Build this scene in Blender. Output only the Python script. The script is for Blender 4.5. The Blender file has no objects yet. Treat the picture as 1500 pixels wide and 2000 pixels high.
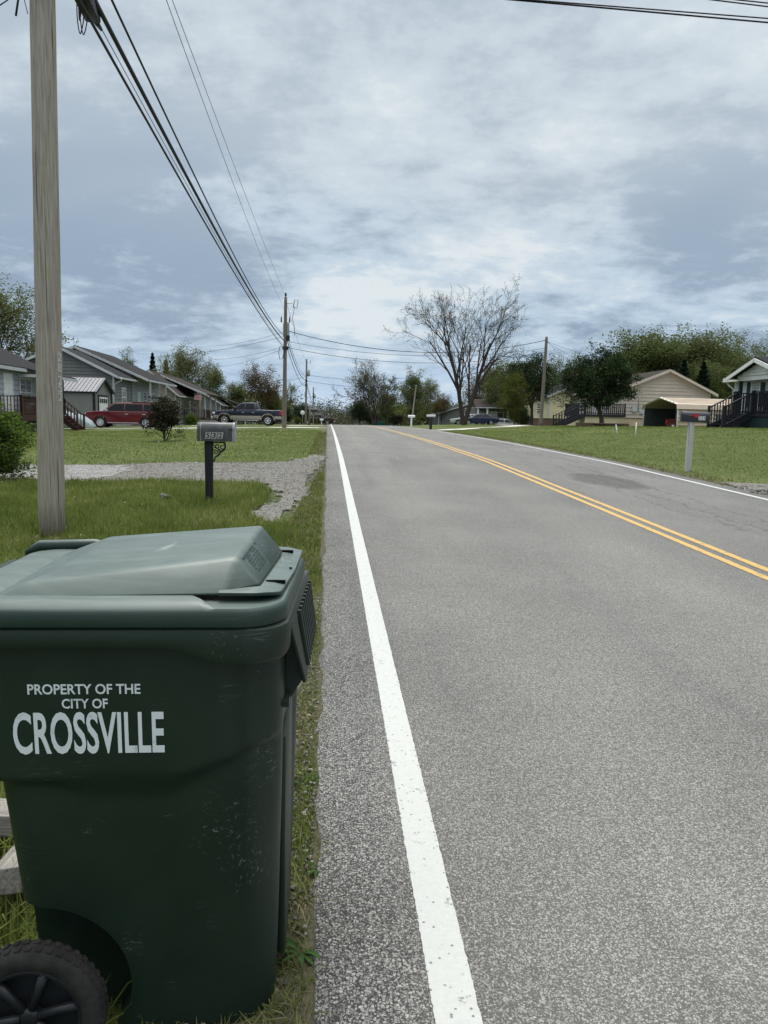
import bpy, bmesh, math, random
import numpy as np
from mathutils import Vector, Matrix, noise as mnoise

scene = bpy.context.scene
col = scene.collection
R = math.radians

# ------------------------------------------------------------------ camera
EYE = 1.5
FPX, CX, CY = 1450.0, 750.0, 1000.0          # focal length and centre in photo pixels (1500 x 2000)
def camera_basis(roll=0.022, xv=640.0, yv=815.0):
    d = np.array([(xv-CX)/FPX, (CY-yv)/FPX, -1.0]); d /= np.linalg.norm(d)
    a = np.array([math.sin(roll), math.cos(roll)]); u = np.array([a[0], a[1], -(a @ d[:2])/d[2]]); u /= np.linalg.norm(u)
    return np.stack([np.cross(d, u), d, u], 1)  # columns: world X, Y, Z in camera axes
WC = camera_basis()
cam_data = bpy.data.cameras.new("camera")
cam = bpy.data.objects.new("camera", cam_data); col.objects.link(cam)
cam_data.sensor_fit = 'VERTICAL'; cam_data.sensor_height = 36.0; cam_data.lens = 36.0*FPX/2000.0
cam_data.clip_start = 0.05; cam_data.clip_end = 3000.0
m4 = Matrix([list(r) for r in WC.T]).to_4x4(); m4.translation = (0, 0, EYE)
cam.matrix_world = m4
scene.camera = cam

# ------------------------------------------------------------------ sky, sun, exposure
SUN_EL, SUN_AZ = R(60), R(-8)                # azimuth measured from +Y (ahead) towards +X
scene.view_settings.view_transform = 'Standard'; scene.view_settings.look = 'None'
scene.view_settings.exposure = 0.12; scene.view_settings.gamma = 1.0
scene.view_settings.use_curve_mapping = False
world = bpy.data.worlds.new("World"); scene.world = world; world.use_nodes = True
def sky_nodes():
    nt = world.node_tree; N = nt.nodes; L = nt.links; N.clear()
    def n(t, **kw):
        x = N.new(t)
        for k, v in kw.items(): setattr(x, k, v)
        return x
    def math_(op, a, b=None, c=None, clamp=False):
        x = n('ShaderNodeMath', operation=op, use_clamp=clamp)
        for i, v in enumerate((a, b, c)):
            if v is None: continue
            if isinstance(v, (int, float)): x.inputs[i].default_value = v
            else: L.new(v, x.inputs[i])
        return x.outputs[0]
    def ss(lo, hi, v):
        x = n('ShaderNodeMapRange', interpolation_type='SMOOTHSTEP')
        x.inputs['From Min'].default_value = lo; x.inputs['From Max'].default_value = hi
        L.new(v, x.inputs['Value']); return x.outputs['Result']
    def mix(f, a, b):
        x = n('ShaderNodeMix', data_type='RGBA')
        if isinstance(f, (int, float)): x.inputs[0].default_value = f
        else: L.new(f, x.inputs[0])
        for i, v in ((6, a), (7, b)):
            if isinstance(v, tuple): x.inputs[i].default_value = (*v, 1)
            else: L.new(v, x.inputs[i])
        return x.outputs[2]
    tc = n('ShaderNodeTexCoord')
    sep = n('ShaderNodeSeparateXYZ'); L.new(tc.outputs['Generated'], sep.inputs[0])
    x, y, z = sep.outputs
    zc = math_('MAXIMUM', z, 0.0)
    den = math_('ADD', zc, 0.21)
    u = math_('DIVIDE', x, den); v = math_('DIVIDE', y, den)
    comb = n('ShaderNodeCombineXYZ'); L.new(u, comb.inputs[0]); L.new(v, comb.inputs[1])
    def nz(scale, detail, rough, off=(0, 0, 0), stretch=(1, 1, 1), dist=0.0):
        mp = n('ShaderNodeMapping'); mp.inputs['Location'].default_value = off
        mp.inputs['Scale'].default_value = stretch
        L.new(comb.outputs[0], mp.inputs[0])
        t = n('ShaderNodeTexNoise', noise_dimensions='3D')
        t.inputs['Scale'].default_value = scale; t.inputs['Detail'].default_value = detail
        t.inputs['Roughness'].default_value = rough; t.inputs['Distortion'].default_value = dist
        L.new(mp.outputs[0], t.inputs['Vector']); return t.outputs['Fac']
    big = nz(1.0, 3, 0.5, (3.1, 1.7, 0), dist=0.4)
    med = nz(3.4, 10, 0.62, (7.3, 2.2, 4), dist=0.1)
    fine = nz(9.0, 10, 0.64, (1.3, 9.2, 8), (0.85, 1.0, 1), dist=0.1)
    c = math_('ADD', math_('MULTIPLY', big, 0.45), math_('ADD', math_('MULTIPLY', med, 0.50), math_('MULTIPLY', fine, 0.36)))
    # broad banks: darker and lighter parts of the overcast, each round a compass direction
    def bank(px, py, r, amt):
        d = WC.T @ np.array([(px-CX)/FPX, (CY-py)/FPX, -1.0]); d /= np.linalg.norm(d)
        dt = n('ShaderNodeVectorMath', operation='DOT_PRODUCT'); L.new(tc.outputs['Generated'], dt.inputs[0]); dt.inputs[1].default_value = tuple(d)
        return math_('MULTIPLY', ss(math.cos(r), 1.0, dt.outputs['Value']), amt)
    for args in ((180, 490, .20, -.10), (420, 590, .12, -.07), (1420, 390, .13, -.14), (1100, 560, .16, -.03), (690, 690, .16, .055), (1000, 420, .16, .02), (1130, 270, .14, -.055), (760, 330, .14, .02), (950, 30, .16, -.07), (330, 230, .25, -.03)):
        c = math_('ADD', c, bank(*args))
    sky = n('ShaderNodeTexSky', sky_type='NISHITA'); sky.sun_disc = False
    sky.sun_elevation = SUN_EL; sky.sun_rotation = SUN_AZ; sky.air_density = 1.0; sky.dust_density = 2.0
    S = 10.0                                   # background strength is 0.1
    def k(r, g, b): return (r*S, g*S, b*S)
    lowblue = k(.255, .340, .455); grey = k(.425, .500, .575); pale = k(.570, .645, .705); white = k(.74, .785, .80)
    # the low band of cloud is blue grey, the high one pale
    hi = ss(0.10, 0.33, math_('ADD', z, math_('MULTIPLY', math_('SUBTRACT', big, 0.5), 0.30)))
    f1 = ss(0.50, 0.685, c)
    shade = mix(hi, lowblue, grey)
    lit = mix(hi, k(.47, .585, .70), pale)
    cl = mix(f1, shade, lit)
    f2 = ss(0.66, 0.80, c)
    cl = mix(math_('MULTIPLY', f2, 0.75), cl, white)
    # thin veil lets a little of the blue sky through
    blue = mix(1.0, sky.outputs[0], sky.outputs[0])
    cl = mix(math_('MULTIPLY', math_('SUBTRACT', 1.0, f1), 0.05), cl, blue)
    # towards the horizon the sky clears and pales
    hz = math_('SUBTRACT', 1.0, ss(0.015, 0.11, z))
    cl = mix(math_('MULTIPLY', hz, 0.62), cl, k(.46, .61, .79))
    # overcast sky is brightest overhead
    over = ss(0.47, 0.95, z)
    cl = mix(over, cl, k(.70, .70, .685))
    gain = math_('ADD', 1.0, math_('MULTIPLY', over, 2.4))
    vm = n('ShaderNodeVectorMath', operation='SCALE'); L.new(cl, vm.inputs[0]); L.new(gain, vm.inputs['Scale'])
    bg = n('ShaderNodeBackground'); bg.inputs['Strength'].default_value = 0.10
    L.new(vm.outputs[0], bg.inputs['Color'])
    out = n('ShaderNodeOutputWorld'); L.new(bg.outputs[0], out.inputs[0])
sky_nodes()
sun_d = bpy.data.lights.new("sun", 'SUN'); sun_d.energy = 2.0; sun_d.angle = R(16); sun_d.color = (1.0, .965, .91)
sun = bpy.data.objects.new("sun", sun_d); col.objects.link(sun)
sdir = Vector((math.cos(SUN_EL)*math.sin(SUN_AZ), math.cos(SUN_EL)*math.cos(SUN_AZ), math.sin(SUN_EL)))
sun.rotation_euler = (-sdir).to_track_quat('-Z', 'Y').to_euler(); sun.location = (20, 20, 40)

# ------------------------------------------------------------------ surveying helpers
def ray(px, py):
    return WC.T @ np.array([(px-CX)/FPX, (CY-py)/FPX, -1.0])
def at(px, py, Y):                            # the point of the place Y metres ahead that is seen at a photo pixel
    v = ray(px, py); p = v*(Y/v[1]); return Vector((p[0], p[1], p[2]+EYE))
def sstep(a, b, x): t = np.clip((x-a)/(b-a), 0, 1); return t*t*(3-2*t)
_py = np.array([-40, -10, 0, 10, 18, 28, 34, 45, 60, 80, 100, 130, 160, 220, 420, 900.])
_pz = np.array([-1.2, -.3, 0, .30, .525, .655, .70, .76, .80, .74, .52, 0, -.7, -2.4, -8, -14.])
_gy = np.arange(-40, 900, 0.5); _gz = np.interp(_gy, _py, _pz)
_ker = np.exp(-np.linspace(-2, 2, 13)**2); _ker /= _ker.sum()
_gz = np.convolve(np.pad(_gz, 6, mode='edge'), _ker, mode='valid')
def road_z(y): return np.interp(y, _gy, _gz)
def ground_z(x, y):
    x = np.asarray(x, float); y = np.asarray(y, float)
    z = road_z(y)
    left = np.clip(-x-2.0, 0, 22)
    z = z - 0.026*left*sstep(5, 25, y)
    z = z - 0.035*sstep(0.25, -0.25, x)*sstep(0.5, -.5, x)
    z = z - 0.042*sstep(-.02, -.22, x)*sstep(4.5, 2.2, y)
    bh = np.interp(y, [0, 30, 60, 100, 200], [.8, .74, .36, .33, .3])
    z = z + bh*sstep(7.6, 16.5, x)
    z = z - 0.6*sstep(44, 52, y)*sstep(20, 23, x)
    z = z - 0.05*sstep(7.2, 7.5, x)*sstep(9, 7.6, x)
    z = z + 0.02*np.sin(x*1.3+y*.7)*np.sin(y*.45-x*.3)*sstep(.6, 3, np.abs(x-3.7)-3.6)
    return z
def gpt(px, py, lo=1.0, hi=400.0):            # where the sight line through a photo pixel meets the ground
    v = ray(px, py)
    prev = lo
    for Y in np.geomspace(lo, hi, 600):
        p = v*(Y/v[1])
        if p[2]+EYE < ground_z(p[0], Y): break
        prev = Y
    a, b = prev, Y
    for _ in range(30):
        mid = (a+b)/2; p = v*(mid/v[1])
        if p[2]+EYE < ground_z(p[0], mid): b = mid
        else: a = mid
    p = v*(a/v[1]); return float(p[0]), float(p[1])
def G(x, y): return float(ground_z(x, y))

# ------------------------------------------------------------------ materials
def new_mat(name):
    m = bpy.data.materials.new(name); m.use_nodes = True
    nt = m.node_tree; nt.nodes.clear(); return m, nt
class NB:                                      # tiny node-graph builder
    def __init__(s, nt): s.nt = nt
    def n(s, t, **kw):
        x = s.nt.nodes.new(t)
        for k, v in kw.items(): setattr(x, k, v)
        return x
    def put(s, sock, v):
        if v is None: return
        if isinstance(v, bpy.types.NodeSocket): s.nt.links.new(v, sock)
        elif isinstance(v, tuple) and len(v) == 3 and sock.type == 'RGBA': sock.default_value = (*v, 1)
        else: sock.default_value = v
    def math(s, op, a, b=None, c=None, clamp=False):
        x = s.n('ShaderNodeMath', operation=op, use_clamp=clamp)
        for i, v in enumerate((a, b, c)): s.put(x.inputs[i], v)
        return x.outputs[0]
    def mix(s, f, a, b, blend='MIX'):
        x = s.n('ShaderNodeMix', data_type='RGBA', blend_type=blend)
        s.put(x.inputs[0], f); s.put(x.inputs[6], a); s.put(x.inputs[7], b); return x.outputs[2]
    def ss(s, lo, hi, v):
        x = s.n('ShaderNodeMapRange', interpolation_type='SMOOTHSTEP')
        x.inputs['From Min'].default_value = lo; x.inputs['From Max'].default_value = hi
        s.put(x.inputs['Value'], v); return x.outputs['Result']
    def pos(s): return s.n('ShaderNodeNewGeometry').outputs['Position']
    def obj(s): return s.n('ShaderNodeTexCoord').outputs['Object']
    def island(s): return s.n('ShaderNodeNewGeometry').outputs['Random Per Island']
    def map(s, v, scale=(1, 1, 1), loc=(0, 0, 0), rot=(0, 0, 0)):
        x = s.n('ShaderNodeMapping'); s.put(x.inputs[0], v)
        x.inputs['Scale'].default_value = scale; x.inputs['Location'].default_value = loc; x.inputs['Rotation'].default_value = rot
        return x.outputs[0]
    def noise(s, v, scale, detail=4, rough=.55, dist=0.0, out='Fac'):
        x = s.n('ShaderNodeTexNoise'); s.put(x.inputs['Vector'], v)
        x.inputs['Scale'].default_value = scale; x.inputs['Detail'].default_value = detail
        x.inputs['Roughness'].default_value = rough; x.inputs['Distortion'].default_value = dist
        return x.outputs[out]
    def voro(s, v, scale, feature='F1', out='Distance', rnd=1.0):
        x = s.n('ShaderNodeTexVoronoi', feature=feature); s.put(x.inputs['Vector'], v)
        x.inputs['Scale'].default_value = scale; x.inputs['Randomness'].default_value = rnd
        return x.outputs[out]
    def sep(s, v):
        x = s.n('ShaderNodeSeparateXYZ'); s.put(x.inputs[0], v); return x.outputs
    def ramp(s, f, stops):
        x = s.n('ShaderNodeValToRGB'); s.put(x.inputs[0], f); e = x.color_ramp.elements
        while len(e) < len(stops): e.new(0.5)
        for i, (p, c) in enumerate(stops): e[i].position = p; e[i].color = (*c, 1)
        return x.outputs[0]
    def bump(s, h, strength=.5, dist=.01):
        x = s.n('ShaderNodeBump'); s.put(x.inputs['Height'], h)
        x.inputs['Strength'].default_value = strength; x.inputs['Distance'].default_value = dist
        return x.outputs[0]
    def out(s, color, rough=.8, spec=.3, normal=None, metallic=0.0, coat=0.0):
        b = s.n('ShaderNodeBsdfPrincipled')
        s.put(b.inputs['Base Color'], color); s.put(b.inputs['Roughness'], rough)
        s.put(b.inputs['Specular IOR Level'], spec); s.put(b.inputs['Metallic'], metallic)
        s.put(b.inputs['Coat Weight'], coat)
        if normal is not None: s.put(b.inputs['Normal'], normal)
        o = s.n('ShaderNodeOutputMaterial'); s.nt.links.new(b.outputs[0], o.inputs[0]); return b
def mat(name, c1, c2=None, scale=6.0, stretch=(1, 1, 1), rough=.75, spec=.3, metallic=0.0, coat=0.0, bump=0.0, detail=5, lo=.35, hi=.65, rnd=0.0):
    m, nt = new_mat(name); b = NB(nt)
    v = b.map(b.obj(), stretch); f = b.noise(v, scale, detail, .6)
    c = c1 if c2 is None else b.mix(b.ss(lo, hi, f), c1, c2)
    if rnd:
        k = b.math('ADD', 1-rnd, b.math('MULTIPLY', b.island(), 2*rnd))
        x = b.n('ShaderNodeVectorMath', operation='SCALE'); b.put(x.inputs[0], c); b.put(x.inputs['Scale'], k); c = x.outputs[0]
    nn = b.bump(f, bump, .02) if bump else None
    b.out(c, rough, spec, nn, metallic, coat); return m

def leaf_mat(name, stops, trans=.35, clump=1.2):
    m, nt = new_mat(name); b = NB(nt)
    f = b.math('ADD', b.math('MULTIPLY', b.island(), .5), b.math('MULTIPLY', b.ss(.28, .74, b.noise(b.obj(), clump, 4, .6)), .5), clamp=True)
    c = b.ramp(f, stops)
    d = b.n('ShaderNodeBsdfDiffuse'); b.put(d.inputs[0], c)
    t = b.n('ShaderNodeBsdfTranslucent'); b.put(t.inputs[0], c)
    x = b.n('ShaderNodeMixShader'); x.inputs[0].default_value = trans
    nt.links.new(d.outputs[0], x.inputs[1]); nt.links.new(t.outputs[0], x.inputs[2])
    o = b.n('ShaderNodeOutputMaterial'); nt.links.new(x.outputs[0], o.inputs[0]); return m

def asphalt_mat():
    m, nt = new_mat("asphalt"); b = NB(nt); p = b.pos()
    x, y, z = b.sep(p)
    v1 = b.n('ShaderNodeTexVoronoi', feature='F1'); b.put(v1.inputs['Vector'], p); v1.inputs['Scale'].default_value = 112
    cellr = b.sep(v1.outputs['Color'])[0]
    v2 = b.n('ShaderNodeTexVoronoi', feature='F1'); b.put(v2.inputs['Vector'], b.map(p, loc=(3.3, 1.2, 0))); v2.inputs['Scale'].default_value = 230
    cell2 = b.sep(v2.outputs['Color'])[0]
    stone1 = b.math('MULTIPLY', b.ss(.60, .42, v1.outputs['Distance']), b.ss(.28, .42, cellr))
    stone2 = b.math('MULTIPLY', b.ss(.62, .46, v2.outputs['Distance']), b.ss(.22, .4, cell2))
    shoulder = b.ss(.42, .12, b.math('ADD', x, b.math('MULTIPLY', b.math('SUBTRACT', b.noise(p, 2.5, 3), .5), .25)))
    binder = b.mix(shoulder, (.105, .104, .097), (.058, .058, .056))
    s1 = b.mix(b.math('POWER', cell2, 1.6), (.16, .160, .152), (.56, .55, .52))
    s2 = b.mix(b.math('POWER', b.sep(v2.outputs['Color'])[1], 1.4), (.135, .135, .128), (.42, .415, .395))
    c = b.mix(b.math('MULTIPLY', stone2, .9), binder, s2)
    c = b.mix(b.math('MULTIPLY', stone1, b.math('ADD', .58, b.math('MULTIPLY', shoulder, .42))), c, s1)
    # broad mottling, wheel paths worn paler, stains
    big = b.noise(p, .55, 5, .6)
    c = b.mix(b.ss(.3, .75, big), b.mix(1.0, c, (.80, .80, .80), 'MULTIPLY'), c)
    path = b.math('MAXIMUM', b.math('MULTIPLY', b.ss(.55, .1, b.math('ABSOLUTE', b.math('SUBTRACT', x, 1.25))), 1.0), b.ss(.55, .1, b.math('ABSOLUTE', b.math('SUBTRACT', x, 2.95))))
    c = b.mix(b.math('MULTIPLY', path, .5), c, b.mix(1.0, c, (1.16, 1.16, 1.15), 'MULTIPLY'))
    st = b.noise(b.map(p, (1, .12, 1)), 1.6, 4)
    c = b.mix(b.math('MULTIPLY', b.ss(.50, .75, st), .6), c, b.mix(1.0, c, (.66, .67, .68), 'MULTIPLY'))
    # oil patch in the far lane and a few cracks
    wob = b.math('MULTIPLY', b.math('SUBTRACT', b.noise(p, 1.5, 4), .5), 1.3)
    ex = b.math('DIVIDE', b.math('SUBTRACT', x, OIL[0]), .62); ey = b.math('DIVIDE', b.math('SUBTRACT', y, OIL[1]), 1.35)
    rr = b.math('ADD', b.math('ADD', b.math('MULTIPLY', ex, ex), b.math('MULTIPLY', ey, ey)), wob)
    c = b.mix(b.math('MULTIPLY', b.ss(1.25, .5, rr), .8), c, b.mix(1.0, c, (.50, .50, .48), 'MULTIPLY'))
    def crack(axis, at_, a0, a1, amp, w, other, k=.9):
        off = b.math('MULTIPLY', b.math('SUBTRACT', b.noise(b.map(p, loc=(at_*3.1, 0, at_)), .9, 6, .7), .5), amp)
        d = b.math('ABSOLUTE', b.math('ADD', b.math('SUBTRACT', axis, at_), off))
        f = b.math('MULTIPLY', b.ss(w, w*.35, d), b.math('MULTIPLY', b.ss(a0-.3, a0, other), b.ss(a1+.3, a1, other)))
        return b.math('MULTIPLY', f, k)
    for ax, a_, a0, a1, amp, w, oth, k in ((y, 20.4, .5, 3.4, .5, .075, x, .9), (y, 27.0, 3.0, 6.9, 1.3, .06, x, .55), (y, 22.6, 4.4, 6.7, 1.0, .06, x, .6),
                                     (x, 5.25, 7.5, 18, .9, .03, y, .5), (x, 5.7, 7, 24, 1.1, .03, y, .5), (x, 4.95, 8.5, 14, 1.2, .03, y, .4), (x, 6.1, 14, 34, .9, .035, y, .4)):
        c = b.mix(crack(ax, a_, a0, a1, amp, w, oth, k), c, (.05, .05, .05))
    h = b.math('ADD', b.math('MULTIPLY', stone1, 1.0), b.math('MULTIPLY', stone2, .5))
    nn = b.bump(h, .55, .006)
    b.out(c, .85, .25, nn); return m
OIL = gpt(1182, 940)

def paint_mat(name, c1, c2, wear=.62):
    m, nt = new_mat(name); b = NB(nt); p = b.pos()
    v = b.n('ShaderNodeTexVoronoi', feature='F1'); b.put(v.inputs['Vector'], p); v.inputs['Scale'].default_value = 75
    pit = b.math('MULTIPLY', b.ss(.40, .22, v.outputs['Distance']), b.ss(wear+.22, wear+.32, b.sep(v.outputs['Color'])[0]))
    wearn = b.ss(wear, wear+.10, b.noise(p, 14, 8, .72))
    c = b.mix(b.noise(p, 60, 4, .7), c1, c2)
    c = b.mix(b.math('MULTIPLY', b.math('MAXIMUM', pit, wearn), .85), c, (.12, .12, .115))
    h = b.noise(p, 160, 3)
    b.out(c, .7, .3, b.bump(h, .5, .004)); return m

def ground_mat():
    m, nt = new_mat("lawn_ground"); b = NB(nt); p = b.pos(); x, y, z = b.sep(p)
    n1 = b.noise(p, 1.1, 5, .6); n2 = b.noise(p, 9, 5, .7); n3 = b.noise(b.map(p, (1, .35, 1)), .28, 4)
    n4 = b.noise(p, 38, 4, .7)
    g = b.mix(b.ss(.35, .65, n2), (.056, .080, .022), (.125, .155, .046))
    g = b.mix(b.ss(.42, .70, n3), g, (.135, .165, .055))
    g = b.mix(b.math('MULTIPLY', b.ss(.55, .70, n1), .5), g, (.155, .140, .070))
    g = b.mix(b.ss(.35, .7, n4), b.mix(.42, g, (.02, .03, .01)), g)
    # worn verge of dirt and fine gravel along the road edges
    e1 = b.math('ADD', x, b.math('MULTIPLY', b.math('SUBTRACT', n1, .5), .7))
    verge = b.math('MAXIMUM', b.math('MULTIPLY', b.ss(-.55, -.12, e1), b.ss(3, -1, x)), b.math('MULTIPLY', b.ss(8.1, 7.7, e1), b.ss(5, 7, x)))
    dirt = b.mix(b.noise(p, 55, 5, .75), (.050, .044, .030), (.165, .148, .112))
    c = b.mix(verge, g, dirt)
    h = b.math('ADD', b.math('MULTIPLY', n2, .6), b.math('MULTIPLY', n4, .5))
    b.out(c, .9, .1, b.bump(h, .8, .06)); return m

def gravel_mat(name="gravel_bed", a=(.085, .080, .072), bb=(.235, .228, .210)):
    m, nt = new_mat(name); b = NB(nt); p = b.pos()
    v = b.n('ShaderNodeTexVoronoi', feature='F1'); b.put(v.inputs['Vector'], p); v.inputs['Scale'].default_value = 34
    v2 = b.n('ShaderNodeTexVoronoi', feature='F1'); b.put(v2.inputs['Vector'], p); v2.inputs['Scale'].default_value = 80
    c = b.mix(b.sep(v.outputs['Color'])[0], a, bb)
    c = b.mix(b.math('MULTIPLY', b.sep(v2.outputs['Color'])[1], .5), c, bb)
    big = b.noise(p, .8, 5)
    c = b.mix(b.math('MULTIPLY', b.ss(.45, .7, big), .45), c, (.17, .155, .125))
    h = b.math('SUBTRACT', 1.0, v.outputs['Distance'])
    b.out(c, .9, .15, b.bump(h, .9, .03)); return m

def wood_mat(name, c1, c2, c3, axis='Z', fine=95.0):
    m, nt = new_mat(name); b = NB(nt)
    st = {'Z': (1, 1, .025), 'X': (.03, 1, 1), 'Y': (1, .03, 1)}[axis]
    v = b.map(b.obj(), st)
    g = b.noise(v, fine, 6, .65); g2 = b.noise(v, fine*.42, 6, .7); patch = b.noise(b.obj(), 1.6, 5, .6)
    c = b.mix(b.ss(.3, .7, g), c1, c2)
    c = b.mix(b.math('MULTIPLY', b.ss(.56, .66, g2), .55), c, c3)
    ck = b.noise(b.map(b.obj(), tuple(k*(.5 if k < .5 else 1) for k in st), loc=(5, 3, 1)), fine*.55, 3, .5)
    c = b.mix(b.math('MULTIPLY', b.ss(.66, .69, ck), .8), c, tuple(k*.35 for k in c3))
    c = b.mix(b.math('MULTIPLY', b.ss(.5, .75, patch), .4), c, c3)
    h = b.math('ADD', g, b.math('MULTIPLY', g2, .8))
    b.out(c, .88, .15, b.bump(h, .7, .012)); return m

def plastic_mat(name, c1, c2, dust, dust_amt, rough=.42):
    m, nt = new_mat(name); b = NB(nt); p = b.obj()
    n1 = b.noise(p, 3.2, 6, .62, .4); n2 = b.noise(b.map(p, (1, 1, .18)), 26, 5, .6)
    c = b.mix(b.ss(.3, .7, n1), c1, c2)
    g = b.n('ShaderNodeNewGeometry'); up = b.ss(.45, .99, b.sep(g.outputs['Normal'])[2])
    sc = b.noise(b.map(p, (.5, 2.6, 3.0), rot=(0, 0, .15)), 5.5, 7, .68, .8)
    d = b.math('MULTIPLY', b.math('ADD', .38, b.math('ADD', b.math('MULTIPLY', b.ss(.35, .70, sc), .30), b.math('MULTIPLY', n2, .22))), dust_amt)
    d = b.math('MULTIPLY', d, b.math('ADD', .03, b.math('MULTIPLY', up, .97)))
    c = b.mix(d, c, dust)
    # long thin scratches and scuffs
    w = b.n('ShaderNodeTexVoronoi', feature='DISTANCE_TO_EDGE'); b.put(w.inputs['Vector'], b.map(p, (1.0, 1.0, 16), rot=(.3, .9, .2))); w.inputs['Scale'].default_value = 4.0
    scr = b.math('MULTIPLY', b.ss(.012, .003, w.outputs['Distance']), b.ss(.58, .72, b.noise(p, 7.5, 4)))
    c = b.mix(b.math('MULTIPLY', scr, .30), c, (.40, .43, .41))
    for cx_, cy_, cz_, rr_, sx_, amt in ((.25, -.30, .53, .13, 9, .55), (.30, -.29, .42, .10, 14, .5), (-.06, -.30, .53, .05, 6, .4), (.02, -.30, .23, .08, 5, .45), (.26, -.33, .99, .07, 10, .45), (.36, -.28, .68, .10, 7, .35), (-.12, -.31, .70, .10, 3, .3)):
        dd = b.n('ShaderNodeVectorMath', operation='DISTANCE'); b.put(dd.inputs[0], p); dd.inputs[1].default_value = (cx_, cy_, cz_)
        sn = b.noise(b.map(p, (sx_, 1, 22-sx_), rot=(0, .5*sx_, 0)), 9, 6, .75, .5)
        c = b.mix(b.math('MULTIPLY', b.math('MULTIPLY', b.ss(rr_, rr_*.2, dd.outputs['Value']), b.ss(.585, .64, sn)), amt), c, (.23, .26, .245))
    rg = b.math('ADD', rough, b.math('MULTIPLY', n1, .16))
    b.out(c, rg, .36, b.bump(b.noise(p, 240, 2), .06, .002)); return m

def glass_mat(name, c=(.02, .025, .03), rough=.06):
    m, nt = new_mat(name); b = NB(nt); b.out(c, rough, .8); return m

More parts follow.
